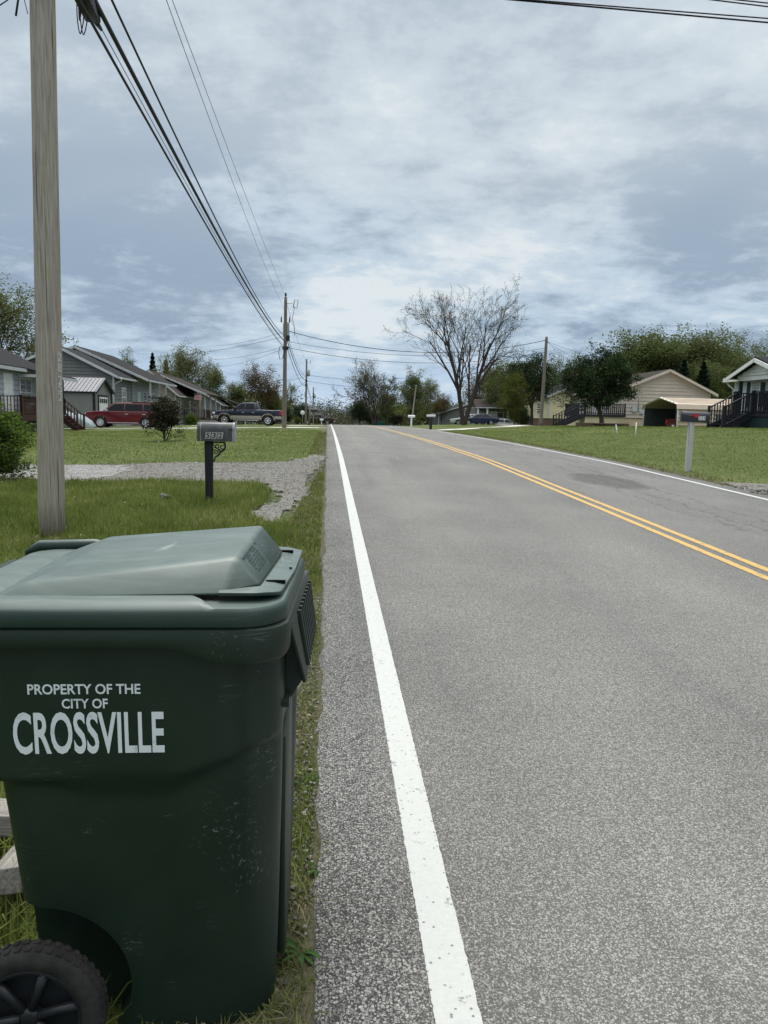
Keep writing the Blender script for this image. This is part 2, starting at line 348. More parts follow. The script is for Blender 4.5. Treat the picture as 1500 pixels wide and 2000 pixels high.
MAT = {}
def mats():
    D = MAT
    D['asphalt'] = asphalt_mat(); D['white_line'] = paint_mat("white_road_paint", (.50, .51, .49), (.38, .39, .378), .60)
    D['yellow_line'] = paint_mat("yellow_road_paint", (.54, .345, .11), (.42, .28, .10), .55)
    D['ground'] = ground_mat(); D['gravel'] = gravel_mat(); D['concrete'] = mat("pale_concrete", (.42, .40, .37), (.55, .53, .50), 4)
    D['white_gravel'] = gravel_mat("white_gravel_bed", (.14, .14, .135), (.34, .34, .33))
    D['pole'] = wood_mat("grey_pole_wood", (.205, .184, .150), (.375, .345, .29), (.112, .098, .078))
    D['pole2'] = wood_mat("tan_pole_wood", (.12, .105, .088), (.20, .178, .148), (.07, .06, .05))
    D['post_wood'] = wood_mat("weathered_post", (.34, .34, .33), (.50, .50, .49), (.22, .22, .21))
    D['timber'] = wood_mat("weathered_timber", (.20, .185, .165), (.34, .32, .29), (.10, .09, .075), 'X')
    D['bin'] = plastic_mat("green_bin_plastic", (.0072, .0175, .0112), (.0110, .0240, .0155), (.16, .18, .155), .22, .38)
    D['lid'] = plastic_mat("dusty_green_lid", (.012, .028, .021), (.018, .035, .027), (.135, .175, .165), 1.0, .36)
    D['hole'] = mat("black_void", (.006, .006, .006), rough=.9, spec=.05)
    D['rubber'] = mat("tyre_rubber", (.013, .0125, .012), (.028, .027, .025), 18, rough=.85, bump=.3)
    D['hub'] = mat("dark_plastic_hub", (.012, .014, .017), (.02, .022, .026), 8, rough=.4)
    D['print'] = mat("white_stencil_print", (.62, .66, .67), (.42, .47, .47), 26, rough=.6, lo=.55, hi=.75)
    D['faint_print'] = mat("faded_print", (.030, .048, .045), rough=.7)
    D['cable'] = mat("black_cable", (.010, .010, .014), rough=.5); D['wire'] = mat("bare_wire", (.10, .11, .12), rough=.5)
    D['steel'] = mat("galvanised_steel", (.30, .31, .32), (.40, .41, .42), 6, rough=.45, metallic=.6)
    D['transformer'] = mat("grey_transformer_paint", (.33, .35, .35), (.26, .28, .28), 3, rough=.5)
    D['iron'] = mat("black_iron", (.012, .012, .013), (.022, .022, .022), 10, rough=.5)
    D['blackpost'] = wood_mat("black_painted_post", (.012, .013, .015), (.03, .031, .033), (.055, .055, .055))
    D['mail_grey'] = mat("scuffed_grey_mailbox", (.050, .052, .056), (.085, .087, .092), 9, rough=.45, spec=.4)
    D['mail_edge'] = mat("worn_bare_metal", (.33, .34, .35), (.22, .23, .24), 14, rough=.5)
    D['mail_black'] = mat("black_mailbox", (.014, .017, .024), (.022, .026, .033), 9, rough=.42, spec=.5)
    D['red'] = mat("red_flag", (.42, .025, .045), rough=.5); D['black'] = mat("black_paint", (.010, .010, .011), rough=.5)
    D['plate'] = mat("grey_number_plate", (.34, .34, .32), rough=.6); D['white'] = mat("white_paint", (.74, .75, .75), (.66, .67, .66), 3, rough=.55)
    D['offwhite'] = mat("grey_white_trim", (.46, .48, .49), (.40, .42, .43), 3, rough=.6)
    D['shingle'] = mat("grey_shingle", (.019, .0195, .021), (.032, .0325, .034), 9, rough=.95, spec=.1)
    D['shingle_brown'] = mat("brown_shingle", (.030, .024, .022), (.048, .040, .036), 9, rough=.95, spec=.1)
    D['siding_grey'] = mat("grey_siding", (.140, .144, .142), (.122, .126, .124), 1.5, rough=.6)
    D['siding_lightgrey'] = mat("light_grey_siding", (.36, .39, .42), (.32, .35, .375), 1.5, rough=.6)
    D['siding_tan'] = mat("tan_siding", (.27, .245, .20), (.24, .22, .18), 1.5, rough=.6)
    D['siding_beige'] = mat("beige_siding", (.49, .43, .36), (.45, .395, .335), 1.5, rough=.6)
    D['siding_cream'] = mat("cream_siding", (.62, .55, .36), (.56, .50, .33), 1.5, rough=.6)
    D['siding_white'] = mat("white_siding", (.62, .64, .68), (.56, .58, .62), 1.5, rough=.6)
    D['cream_block'] = mat("cream_painted_block", (.58, .50, .34), (.48, .42, .29), 2.5, rough=.8)
    D['brownbrick'] = mat("brown_brick", (.10, .065, .05), (.14, .09, .07), 12, rough=.9)
    D['brownbrick2'] = mat("dark_stone", (.09, .09, .088), (.17, .17, .165), 14, rough=.9, bump=.4)
    D['block'] = mat("grey_block", (.26, .25, .24), (.33, .32, .31), 6, rough=.9)
    D['green_skirt'] = mat("dark_green_skirting", (.012, .032, .034), (.018, .042, .044), 2, rough=.6)
    D['deck_dark'] = mat("near_black_stain", (.012, .013, .020), (.022, .022, .030), 8, rough=.6)
    D['deck_brown'] = mat("brown_deck_stain", (.040, .018, .013), (.062, .028, .020), 8, rough=.7)
    D['deck_tan'] = mat("treated_lumber", (.22, .15, .09), (.28, .20, .13), 8, rough=.8)
    D['glass'] = glass_mat("window_glass", (.035, .042, .048)); D['curtain'] = mat("pale_curtain", (.36, .40, .39), (.28, .32, .31), 10, rough=.9)
    D['metal_roof'] = mat("grey_metal_roof", (.125, .125, .145), (.155, .155, .175), 3, rough=.4, metallic=.3)
    D['shed'] = mat("grey_shed_panel", (.20, .205, .20), (.18, .185, .18), 2, rough=.6)
    D['tin_beige'] = mat("beige_sheet_metal", (.50, .40, .29), (.46, .37, .27), 2, rough=.45)
    D['shaded_tin'] = mat("shade_toned_sheet_metal", (.045, .055, .055), (.06, .07, .07), 2, rough=.6)  # sheet metal with the carport's interior shade put into its colour
    D['tin_pale'] = mat("pale_sheet_metal", (.50, .42, .33), (.46, .385, .30), 2, rough=.45)
    D['car_red'] = mat("dark_red_car_paint", (.085, .004, .008), rough=.3, spec=.35, coat=.25)
    D['car_blue'] = mat("navy_car_paint", (.006, .010, .032), rough=.3, spec=.4, coat=.3)
    D['car_tan'] = mat("beige_trim_paint", (.25, .225, .19), rough=.4, coat=.4)
    D['car_steel_blue'] = mat("mid_blue_car_paint", (.014, .024, .058), rough=.35, coat=.3)
    D['car_white'] = mat("white_car_paint", (.40, .42, .44), rough=.3, coat=.6)
    D['car_black'] = mat("black_car_paint", (.012, .013, .014), rough=.35, coat=.6)
    D['tint'] = mat("tinted_car_glass", (.006, .007, .009), rough=.1, spec=.22); D['chrome'] = mat("bright_wheel_metal", (.62, .63, .65), rough=.28, metallic=.85)
    D['tail'] = mat("red_lamp_lens", (.40, .02, .02), rough=.25); D['clear'] = mat("clear_lamp_lens", (.62, .64, .66), rough=.15)
    D['cover'] = mat("blue_grey_car_cover", (.24, .29, .31), (.31, .36, .38), 3, rough=.85)
    D['bark'] = wood_mat("grey_bark", (.060, .050, .042), (.105, .09, .076), (.035, .03, .025), 'Z', 14)
    D['bark_dark'] = wood_mat("dark_bark", (.055, .045, .038), (.095, .080, .066), (.035, .028, .024), 'Z', 14)
    D['bark_bare'] = wood_mat("dark_grey_bark", (.040, .034, .029), (.075, .065, .056), (.025, .021, .018), 'Z', 14)
    D['leaf_bud'] = leaf_mat("spring_buds", [(0, (.060, .066, .034)), (.5, (.105, .11, .058)), (1, (.17, .17, .095))])
    D['leaf_pale'] = leaf_mat("pale_spring_leaves", [(0, (.075, .095, .03)), (.5, (.13, .15, .055)), (1, (.21, .21, .11))])
    D['leaf_mid'] = leaf_mat("spring_leaves", [(0, (.050, .070, .024)), (.5, (.105, .132, .046)), (1, (.20, .215, .095))], .45)
    D['leaf_wood'] = leaf_mat("far_wood_leaves", [(0, (.045, .050, .030)), (.5, (.080, .080, .048)), (1, (.13, .12, .075))], .3, .12)
    D['leaf_bright'] = leaf_mat("yellow_green_leaves", [(0, (.045, .062, .014)), (.5, (.088, .105, .022)), (1, (.145, .155, .04))])
    D['leaf_dark'] = leaf_mat("dark_green_leaves", [(0, (.014, .028, .012)), (.5, (.036, .060, .025)), (1, (.11, .145, .075))], .2)
    D['leaf_conifer'] = leaf_mat("conifer_needles", [(0, (.008, .017, .012)), (.6, (.018, .032, .021)), (1, (.032, .048, .030))], .15)
    D['leaf_brown'] = leaf_mat("russet_leaves", [(0, (.06, .045, .022)), (.5, (.11, .080, .040)), (1, (.16, .13, .07))])
    D['leaf_plum'] = leaf_mat("plum_leaves", [(0, (.016, .014, .012)), (.45, (.032, .036, .020)), (.8, (.060, .065, .035)), (1, (.10, .055, .045))], .25)
    D['leaf_shrub'] = leaf_mat("fresh_green_leaves", [(0, (.045, .085, .018)), (.5, (.10, .165, .035)), (1, (.20, .26, .065))], .4, 3)
    D['grass'] = leaf_mat("grass_blades", [(0, (.060, .092, .022)), (.4, (.130, .172, .042)), (.75, (.205, .240, .070)), (1, (.40, .36, .20))], .35, 1.1)
    D['grass_dry'] = leaf_mat("dry_grass_blades", [(0, (.075, .10, .026)), (.5, (.135, .16, .05)), (.75, (.22, .20, .105)), (1, (.36, .32, .20))], .3, 3)
    D['weed'] = leaf_mat("weed_leaves", [(0, (.03, .07, .02)), (1, (.075, .135, .045))], .25, 8)
    D['pebble'] = mat("limestone_pebbles", (.135, .130, .12), (.25, .243, .225), 12, rough=.9, rnd=.55)
    D['chip'] = mat("brown_wood_chips", (.16, .10, .065), (.30, .22, .16), 30, rough=.9, rnd=.4)
    D['teal'] = mat("teal_plastic", (.02, .13, .11), rough=.5)
    D['flagcloth'] = mat("red_striped_cloth", (.35, .10, .12), (.45, .35, .38), 30, rough=.9)
mats()

# ------------------------------------------------------------------ object helpers
def tag(o, label=None, cat=None, group=None, kind=None):
    if label: o['label'] = label
    if cat: o['category'] = cat
    if group: o['group'] = group
    if kind: o['kind'] = kind
    return o
def thing(name, label, cat, loc=(0, 0, 0), rotz=0.0, group=None):
    o = bpy.data.objects.new(name, None); col.objects.link(o); o.empty_display_size = .2
    o.location = loc; o.rotation_euler = (0, 0, rotz); return tag(o, label, cat, group)
def copy_tree(o, parent=None):
    c = o.copy(); col.objects.link(c); c.parent = parent
    for ch in list(o.children): copy_tree(ch, c)
    return c
def np_mesh(name, V, F, smooth=False):
    """V (n,3) array, F list of index arrays of equal width"""
    me = bpy.data.meshes.new(name); V = np.asarray(V, np.float32)
    me.vertices.add(len(V)); me.vertices.foreach_set('co', V.ravel())
    F = [np.asarray(f, np.int32) for f in F if len(f)]
    loops = np.concatenate([f.ravel() for f in F]); tot = np.concatenate([np.full(len(f), f.shape[1], np.int32) for f in F])
    me.loops.add(len(loops)); me.loops.foreach_set('vertex_index', loops)
    me.polygons.add(len(tot)); st = np.concatenate([[0], np.cumsum(tot)[:-1]]).astype(np.int32)
    me.polygons.foreach_set('loop_start', st)
    try: me.polygons.foreach_set('loop_total', tot)
    except Exception: pass
    if smooth: me.polygons.foreach_set('use_smooth', np.ones(len(tot), bool))
    me.update(calc_edges=True); return me
def link(name, me, material=None, parent=None, loc=None):
    o = bpy.data.objects.new(name, me); col.objects.link(o)
    if material is not None: me.materials.append(material)
    if parent is not None: o.parent = parent
    if loc is not None: o.location = loc
    return o
def origin(o):
    v = Vector((0, 0, 0))
    while o is not None: v = v + Vector(o.location); o = o.parent
    return v
class MB:
    """collects shapes; build() links them as ONE mesh object"""
    def __init__(s): s.v = []; s.f = []; s.sm = []; s.st = []
    def add(s, V, F, smooth=False):
        n = len(s.v); s.st.append((n, len(s.f))); s.v += [tuple(p) for p in V]; s.f += [tuple(i+n for i in f) for f in F]; s.sm += [smooth]*len(F); return s
    def box(s, c, size, rot=None):
        hx, hy, hz = (k/2 for k in size); c = Vector(c)
        P = [Vector((a*hx, b*hy, d*hz)) for d in (-1, 1) for b in (-1, 1) for a in (-1, 1)]
        if rot is not None: P = [rot @ p for p in P]
        return s.add([c+p for p in P], [(0, 2, 3, 1), (4, 5, 7, 6), (0, 1, 5, 4), (2, 6, 7, 3), (0, 4, 6, 2), (1, 3, 7, 5)])
    def bb(s, x0, x1, y0, y1, z0, z1): return s.box(((x0+x1)/2, (y0+y1)/2, (z0+z1)/2), (abs(x1-x0), abs(y1-y0), abs(z1-z0)))
    def bar(s, a, b, w, h, up=(0, 0, 1)):
        a, b = Vector(a), Vector(b); d = (b-a); L = d.length; d.normalize(); u = Vector(up)
        x = d.cross(u)
        if x.length < 1e-4: x = d.cross(Vector((1, 0, 0)))
        x.normalize(); u = x.cross(d)
        rot = Matrix((x, d, u)).transposed()
        return s.box((a+b)/2, (w, L, h), rot)
    def tube(s, path, radii, n=8, cap=True, smooth=True):
        P = [Vector(p) for p in path]
        if isinstance(radii, (int, float)): radii = [radii]*len(P)
        V = []; F = []; prevx = None
        for i, p in enumerate(P):
            d = (P[min(i+1, len(P)-1)]-P[max(i-1, 0)]).normalized()
            if prevx is None:
                x = d.cross(Vector((0, 0, 1)))
                if x.length < 1e-3: x = d.cross(Vector((1, 0, 0)))
            else: x = prevx - d*prevx.dot(d)
            x.normalize(); prevx = x; y = d.cross(x)
            for k in range(n):
                a = 2*math.pi*k/n; V.append(p+(x*math.cos(a)+y*math.sin(a))*radii[i])
        for i in range(len(P)-1):
            for k in range(n): F.append((i*n+k, i*n+(k+1) % n, (i+1)*n+(k+1) % n, (i+1)*n+k))
        s.add(V, F, smooth)
        if cap:
            b = len(s.v)-len(V); s.f += [tuple(b+k for k in reversed(range(n))), tuple(b+(len(P)-1)*n+k for k in range(n))]; s.sm += [False, False]
        return s
    def lathe(s, prof, n=24, c=(0, 0, 0), axis='Z', smooth=True):
        V = []; F = []; c = Vector(c)
        for r, h in prof:
            for k in range(n):
                a = 2*math.pi*k/n; p = (r*math.cos(a), r*math.sin(a), h)
                if axis == 'Y': p = (p[0], p[2], p[1])
                if axis == 'X': p = (p[2], p[0], p[1])
                V.append(c+Vector(p))
        for i in range(len(prof)-1):
            for k in range(n): F.append((i*n+k, i*n+(k+1) % n, (i+1)*n+(k+1) % n, (i+1)*n+k))
        return s.add(V, F, smooth)
    def prism(s, poly, a, b, plane='XZ', smooth=False):
        """polygon in a plane, extruded from a to b along the third axis"""
        def P(p, t):
            return {'XZ': (p[0], t, p[1]), 'YZ': (t, p[0], p[1]), 'XY': (p[0], p[1], t)}[plane]
        n = len(poly); V = [P(p, a) for p in poly]+[P(p, b) for p in poly]
        F = [tuple(range(n)), tuple(reversed(range(n, 2*n)))]+[(i, i+n, (i+1) % n+n, (i+1) % n) for i in range(n)]
        return s.add(V, F, smooth)
    def slab(s, q, t):
        """four points, thickened by t along the normal (downwards)"""
        q = [Vector(p) for p in q]; nrm = (q[1]-q[0]).cross(q[2]-q[0]).normalized()
        if nrm.z < 0: nrm = -nrm
        V = q+[p-nrm*t for p in q]
        return s.add(V, [(0, 1, 2, 3), (7, 6, 5, 4)]+[(i, i+4, (i+1) % 4+4, (i+1) % 4) for i in range(4)])
    def each(s, n, name, material, parent):
        """build the shapes as n meshes of equally many shapes"""
        st = s.st+[(len(s.v), len(s.f))]; k = len(s.st)//n
        for i in range(n):
            (v0, f0), (v1, f1) = st[i*k], st[min((i+1)*k, len(st)-1)] if i < n-1 else st[-1]
            m = MB(); m.v = s.v[v0:v1]; m.f = [tuple(q-v0 for q in f) for f in s.f[f0:f1]]; m.sm = s.sm[f0:f1]; m.build(name, material, parent)
    def build(s, name, material, parent=None, local=False, bevel=0.0, seg=2, angle=None, fix=True):
        if parent is not None and not local:
            o = origin(parent); V = [(p[0]-o.x, p[1]-o.y, p[2]-o.z) for p in s.v]
        else: V = s.v
        me = bpy.data.meshes.new(name); me.from_pydata([tuple(p) for p in V], [], s.f)
        me.polygons.foreach_set('use_smooth', s.sm)
        if fix or bevel:
            bm = bmesh.new(); bm.from_mesh(me)
            bmesh.ops.recalc_face_normals(bm, faces=bm.faces)
            if bevel: bmesh.ops.bevel(bm, geom=bm.edges[:], offset=bevel, segments=seg, profile=.5, affect='EDGES', clamp_overlap=True)
            bm.to_mesh(me); bm.free()
        if angle is not None:
            me.polygons.foreach_set('use_smooth', [True]*len(me.polygons)); me.set_sharp_from_angle(angle=R(angle))
        return link(name, me, material, parent)
def one(mb, name, material, label, cat, loc, group=None, **kw):
    """a thing that is a single mesh, its origin at loc"""
    e = Vector(loc); mb.v = [(p[0]-e.x, p[1]-e.y, p[2]-e.z) for p in mb.v]
    o = mb.build(name, material, None, **kw); o.location = e; return tag(o, label, cat, group)
def text_mesh(s, size=1.0, bold=0.0, sx=1.0):
    cu = bpy.data.curves.new("lettering", 'FONT'); cu.body = s; cu.size = size; cu.offset = bold; cu.resolution_u = 4
    o = bpy.data.objects.new("lettering", cu); col.objects.link(o)
    dg = bpy.context.evaluated_depsgraph_get(); me = bpy.data.meshes.new_from_object(o.evaluated_get(dg))
    V = np.array([tuple(v.co) for v in me.vertices]); F = [tuple(p.vertices) for p in me.polygons]
    bpy.data.objects.remove(o); bpy.data.curves.remove(cu); bpy.data.meshes.remove(me)
    V[:, 0] -= V[:, 0].min(); V[:, 0] *= sx; return V, F
def place_text(mb, s, fn, w, h, bold=0.0):
    """lettering scaled to w x h, each vertex sent through fn(u, v) with u across and v up from the baseline"""
    V, F = text_mesh(s, 1.0, bold); W = V[:, 0].max(); y0, y1 = V[:, 1].min(), V[:, 1].max()
    mb.add([fn(p[0]/W*w, (p[1]-y0)/(y1-y0)*h) for p in V], F)
# ================================================================== THE SETTING
def build_ground():
    xs = np.unique(np.concatenate([-np.geomspace(3, 420, 70), np.linspace(-3, 9.5, 64), 9.5+np.geomspace(.3, 420, 90)]))
    ys = np.unique(np.concatenate([np.linspace(-8, 24, 110), 24+np.geomspace(.4, 800, 130)]))
    X, Y = np.meshgrid(xs, ys); Z = ground_z(X, Y)
    V = np.stack([X.ravel(), Y.ravel(), Z.ravel()], 1); nx, ny = len(xs), len(ys)
    # under the road the ground drops out of the way
    inside = (V[:, 0] > .12) & (V[:, 0] < 7.25); V[inside, 2] -= .12
    i = np.arange(ny-1)[:, None]*nx+np.arange(nx-1)[None, :]; i = i.ravel()
    me = np_mesh("ground", V, [np.stack([i, i+1, i+nx+1, i+nx], 1)], True)
    tag(link("ground", me, MAT['ground']), kind='structure')
build_ground()
RX0, RX1 = -.015, 7.42
WL, YL, RL = .335, 3.92, 7.05
rs = np.random.RandomState(5)
def strip(name, xl, xr, lift, material, step=.12, y0=-8, y1=330, jag=0.0, kind='structure', thick=0.0):
    ys = np.concatenate([np.arange(y0, 22, step), 22+np.cumsum(np.geomspace(step, 3.0, 130))]); ys = ys[ys < y1]
    n = len(ys); jl = rs.normal(0, 1, n)*jag; jr = rs.normal(0, 1, n)*jag
    if jag > .01:
        k = np.array([1, 2, 3, 2, 1])/9.; jl = np.convolve(jl, k, 'same')*2.2; jr = np.convolve(jr, k, 'same')*2.2
    cols = [xl+jl]+([xl+(xr-xl)*t+0*ys for t in np.linspace(0, 1, 9)[1:-1]] if xr-xl > 2 else [])+[xr+jr]
    crown = lambda x: .012*(1-((x-3.7)/3.7)**2)
    V = []; m = len(cols)
    for c in cols: V.append(np.stack([c, ys, road_z(ys)+lift+crown(np.clip(c, 0, 7.4))], 1))
    F = [np.stack([j*n+np.arange(n-1), (j+1)*n+np.arange(n-1), (j+1)*n+np.arange(1, n), j*n+np.arange(1, n)], 1) for j in range(m-1)]
    if thick:                                   # broken asphalt edge with real depth
        for j, s in ((0, -1), (m-1, 1)):
            low = V[j].copy(); low[:, 2] -= thick; low[:, 0] += s*.02; V.append(low); q = len(V)-1
            f = np.stack([j*n+np.arange(n-1), j*n+np.arange(1, n), q*n+np.arange(1, n), q*n+np.arange(n-1)], 1)
            F.append(f if s < 0 else f[:, ::-1])
    me = np_mesh(name, np.concatenate(V), F); return tag(link(name, me, material), kind=kind)
strip("road", RX0, RX1, 0.0, MAT['asphalt'], .06, jag=.011, thick=.09)
strip("white_edge_line", WL-.057, WL+.057, .004, MAT['white_line'], .014, jag=.0009)
strip("white_far_edge_line", RL-.055, RL+.055, .004, MAT['white_line'], .05, jag=.002)
strip("yellow_centre_line", YL-.145, YL-.055, .004, MAT['yellow_line'], .03, jag=.003)
strip("yellow_far_centre_line", YL+.055, YL+.145, .004, MAT['yellow_line'], .03, jag=.003)

def sheet(name, outline, material, lift=.02, res=.16, jag=.22, kind='structure', seed=1, detail=.9):
    """a patch lying on the ground with an irregular edge"""
    P = np.array(outline, float); x0, y0 = P.min(0)-.6; x1, y1 = P.max(0)+.6
    xs = np.arange(x0, x1, res); ys = np.arange(y0, y1, res); X, Y = np.meshgrid(xs, ys)
    wob = np.array([mnoise.fractal(Vector((a*detail, b*detail, seed*7.3)), 1.0, 2.0, 4) for a, b in zip(X.ravel(), Y.ravel())])
    wob2 = np.array([mnoise.fractal(Vector((a*detail, b*detail, seed*7.3+40)), 1.0, 2.0, 4) for a, b in zip(X.ravel(), Y.ravel())])
    ins = inside_poly(X.ravel()+wob*jag, Y.ravel()+wob2*jag, P).reshape(X.shape)
    Z = ground_z(X, Y)+lift
    ny, nx = X.shape; i = (np.arange(ny-1)[:, None]*nx+np.arange(nx-1)[None, :])
    ok = ins[:-1, :-1] & ins[1:, :-1] & ins[:-1, 1:] & ins[1:, 1:]
    i = i[ok]; F = np.stack([i, i+1, i+nx+1, i+nx], 1)
    used, inv = np.unique(F, return_inverse=True)
    V = np.stack([X.ravel(), Y.ravel(), Z.ravel()], 1)[used]
    return tag(link(name, np_mesh(name, V, [inv.reshape(F.shape)], True), material), kind=kind)
def inside_poly(x, y, P):
    r = np.zeros(len(x), bool); n = len(P)
    for a in range(n):
        x0, y0 = P[a]; x1, y1 = P[(a+1) % n]
        c = ((y0 > y) != (y1 > y)); t = (x1-x0)*(y-y0)/((y1-y0) if y1 != y0 else 1e-9)+x0
        r ^= c & (x < t)
    return r
# gravel drive: its outline surveyed from the photo on the ground
DRIVE = [gpt(-260, 914), gpt(0, 910), gpt(250, 907), gpt(430, 905), gpt(560, 903), gpt(636, 884), gpt(641, 905), gpt(612, 942), gpt(588, 985), gpt(562, 1024), gpt(520, 1026), gpt(484, 1006), gpt(520, 985), gpt(530, 962), gpt(505, 947), gpt(420, 945), gpt(300, 941), gpt(200, 944), gpt(120, 942), gpt(0, 941), gpt(-260, 944)]
DRIVE = [(min(x, -.06), y) for x, y in DRIVE]
sheet("gravel_driveway", DRIVE, MAT['gravel'], .022, .10, .22)
WHITE = [gpt(-260, 912), gpt(60, 909), gpt(255, 910), gpt(250, 924), gpt(150, 941), gpt(-260, 943)]
sheet("white_gravel_patch", WHITE, MAT['white_gravel'], .026, .10, .3, seed=3)
VERGE = [(-.04, .3), (-.05, 6.8), (-.30, 6.4), (-.26, 5), (-.36, 4.2), (-.33, 3), (-.44, 2.2), (-.40, 1.2), (-.42, .3)]
RV = [gpt(1395, 944), gpt(1430, 945), gpt(1500, 948), gpt(1560, 950), gpt(1560, 985), gpt(1500, 968), gpt(1450, 958)]
RV = [(max(x, 7.3), y) for x, y in RV]
sheet("gravel_shoulder", RV+[(9.5, 9.0), (7.3, 8.5)], MAT['gravel'], .035, .09, .12, seed=8)
# concrete drives that cross the lawns
def lawn_strip(name, pts, w, material, lift=.02):
    P = [Vector((x, y, 0)) for x, y in pts]; out = []
    L, Rr = [], []
    for i, p in enumerate(P):
        d = (P[min(i+1, len(P)-1)]-P[max(i-1, 0)]).normalized(); nrm = Vector((-d.y, d.x, 0))
        L.append(p+nrm*w/2); Rr.append(p-nrm*w/2)
    return sheet(name, [(q.x, q.y) for q in L]+[(q.x, q.y) for q in reversed(Rr)], material, lift, .5, .05)
lawn_strip("house_driveway", [(-18, 51.8), (-10, 51.8), (-.1, 52.5)], 3.0, MAT['concrete'])
lawn_strip("far_house_driveway", [(-12, 67.5), (-4.5, 63), (-.1, 63)], 3.0, MAT['concrete'])
lawn_strip("right_driveway", [(7.5, 52.5), (16, 56), (17, 70)], 3.2, MAT['concrete'], .03)

# ================================================================== GRASS AND STONES (nobody could count them)
def blades(name, pts, hgt, wid, material, lean=.55, seed=0, z_off=0.0):
    r = np.random.RandomState(seed); n = len(pts); x, y = pts[:, 0], pts[:, 1]
    z = ground_z(x, y)-.01+z_off; h = hgt*(.45+.75*r.rand(n)); w = wid*(.6+.8*r.rand(n))
    a = r.rand(n)*2*np.pi; ca, sa = np.cos(a), np.sin(a); b = a+np.pi/2+r.normal(0, .5, n); ld = np.abs(r.normal(0, lean, n)); lx, ly = np.cos(b)*ld, np.sin(b)*ld
    V = np.zeros((n, 6, 3))
    for k, (t, ww) in enumerate(((0, 1), (.55, .8), (1, .12))):
        bend = t**1.7; zz = z+h*t*(1-.28*np.clip(ld, 0, 1.6)*t)
        for s in (0, 1):
            q = (s-.5)*w*ww; V[:, k*2+s, 0] = x+ca*q+lx*h*bend; V[:, k*2+s, 1] = y+sa*q+ly*h*bend; V[:, k*2+s, 2] = zz
    i = np.arange(n)*6; F = np.concatenate([np.stack([i, i+1, i+3, i+2], 1), np.stack([i+2, i+3, i+5, i+4], 1)])
    return tag(link(name, np_mesh(name, V.reshape(-1, 3), [F]), material), kind='stuff')
def scatter(x0, x1, y0, y1, n, seed, keep=None, clump=0.0):
    r = np.random.RandomState(seed); p = np.stack([r.uniform(x0, x1, n), r.uniform(y0, y1, n)], 1)
    if clump:
        v = np.array([mnoise.noise(Vector((a*2.1, b*1.4, seed))) for a, b in p]); p = p[r.rand(n) < np.clip(.75+clump*v, .05, 1)]
    if keep is not None: p = p[keep(p)]
    return p
def off_drive(p, m=.0):
    ok = ~inside_poly(p[:, 0], p[:, 1], np.array(DRIVE)); return ok
def in_view(p):                                # inside the camera's fan with a margin for a step aside
    a = p[:, 0]/np.maximum(p[:, 1], .1); return (a > -.72) & (a < .82)
p = scatter(-9.5, -.42, 3.2, 15.5, 210000, 11, lambda p: off_drive(p) & in_view(p), .55)
blades("near_lawn_grass", p, .13, .011, MAT['grass'], seed=1)
p = scatter(-4.0, -.55, 1.0, 3.6, 26000, 12, None, .3)
blades("tall_grass", p, .16, .007, MAT['grass'], .7, seed=2)
p = scatter(-.62, -.03, .6, 6.4, 30000, 13, None, 1.9)
blades("verge_grass", p, .050, .0045, MAT['grass_dry'], .95, seed=3)
p = scatter(-.50, -.02, .7, 5, 30000, 46, None, 1.2); blades("verge_thatch", p, .022, .0045, MAT['grass_dry'], 1.8, seed=46)
p = scatter(-.60, -.04, .6, 6.4, 16000, 41, None, 2.4)
blades("verge_green_grass", p, .065, .0048, MAT['grass'], .8, seed=41)
p = scatter(-8, -.5, 6.5, 15, 24000, 42, lambda p: off_drive(p) & in_view(p), 1.6)
blades("dry_lawn_grass", p, .12, .010, MAT['grass_dry'], .9, seed=42)
p = scatter(-9, -.4, 9, 19, 26000, 43, lambda p: ~off_drive(p) & in_view(p), 2.6); p = p[np.array([mnoise.noise(Vector((a*.8, b*1.7, 3))) for a, b in p]) > .12]
blades("driveway_grass", p, .05, .012, MAT['grass_dry'], .9, seed=43)
p = scatter(-1.5, -.06, 6.2, 14.5, 26000, 44, off_drive, .9); blades("verge_lawn_grass", p, .07, .010, MAT['grass_dry'], .85, seed=44)
p = scatter(-1.5, -.06, 6.2, 14.5, 14000, 45, off_drive, 1.5); blades("verge_fresh_grass", p, .08, .010, MAT['grass'], .8, seed=45)
p = scatter(-1.3, -.45, 4.2, 8.6, 9000, 14, off_drive, .8)
blades("dry_verge_grass", p, .075, .008, MAT['grass_dry'], .8, seed=4)
p = scatter(-.5, -.05, 6.2, 40, 9000, 15, lambda p: off_drive(p) | (np.random.RandomState(1).rand(len(p)) < .25), .8)
blades("road_edge_grass", p, .07, .013, MAT['grass_dry'], .8, seed=4)
p = scatter(-16, -.3, 15.5, 44, 90000, 16, lambda p: off_drive(p) & in_view(p), .3)
blades("far_lawn_grass", p, .055, .018, MAT['grass'], .7, seed=5)
p = scatter(7.75, 24, 10, 50, 120000, 17, lambda p: (in_view(p)) & ~((p[:, 1] < 13.2) & (p[:, 0] < 9.3)), .4)
blades("right_lawn_grass", p, .055, .017, MAT['grass'], .7, seed=6)
p = scatter(7.45, 8.2, 9, 50, 9000, 18, lambda p: ~((p[:, 1] < 13.2)), .4)
blades("right_edge_grass", p, .06, .018, MAT['grass_dry'], .8, seed=7)
def flowers():                                 # clover and dandelion heads in the lawn
    r = np.random.RandomState(4); p = scatter(-8, -1, 7.5, 40, 110, 21, lambda p: off_drive(p) & in_view(p)); m = MB()
    for x, y in p:
        s = .006+.00025*y; m.lathe([(0, 0), (s, s*.4), (s*.8, s), (0, s*1.2)], 6, (x, y, G(x, y)+.07+.05*r.rand()))
    tag(m.build("clover_flowers", MAT['white']), kind='stuff')
flowers()
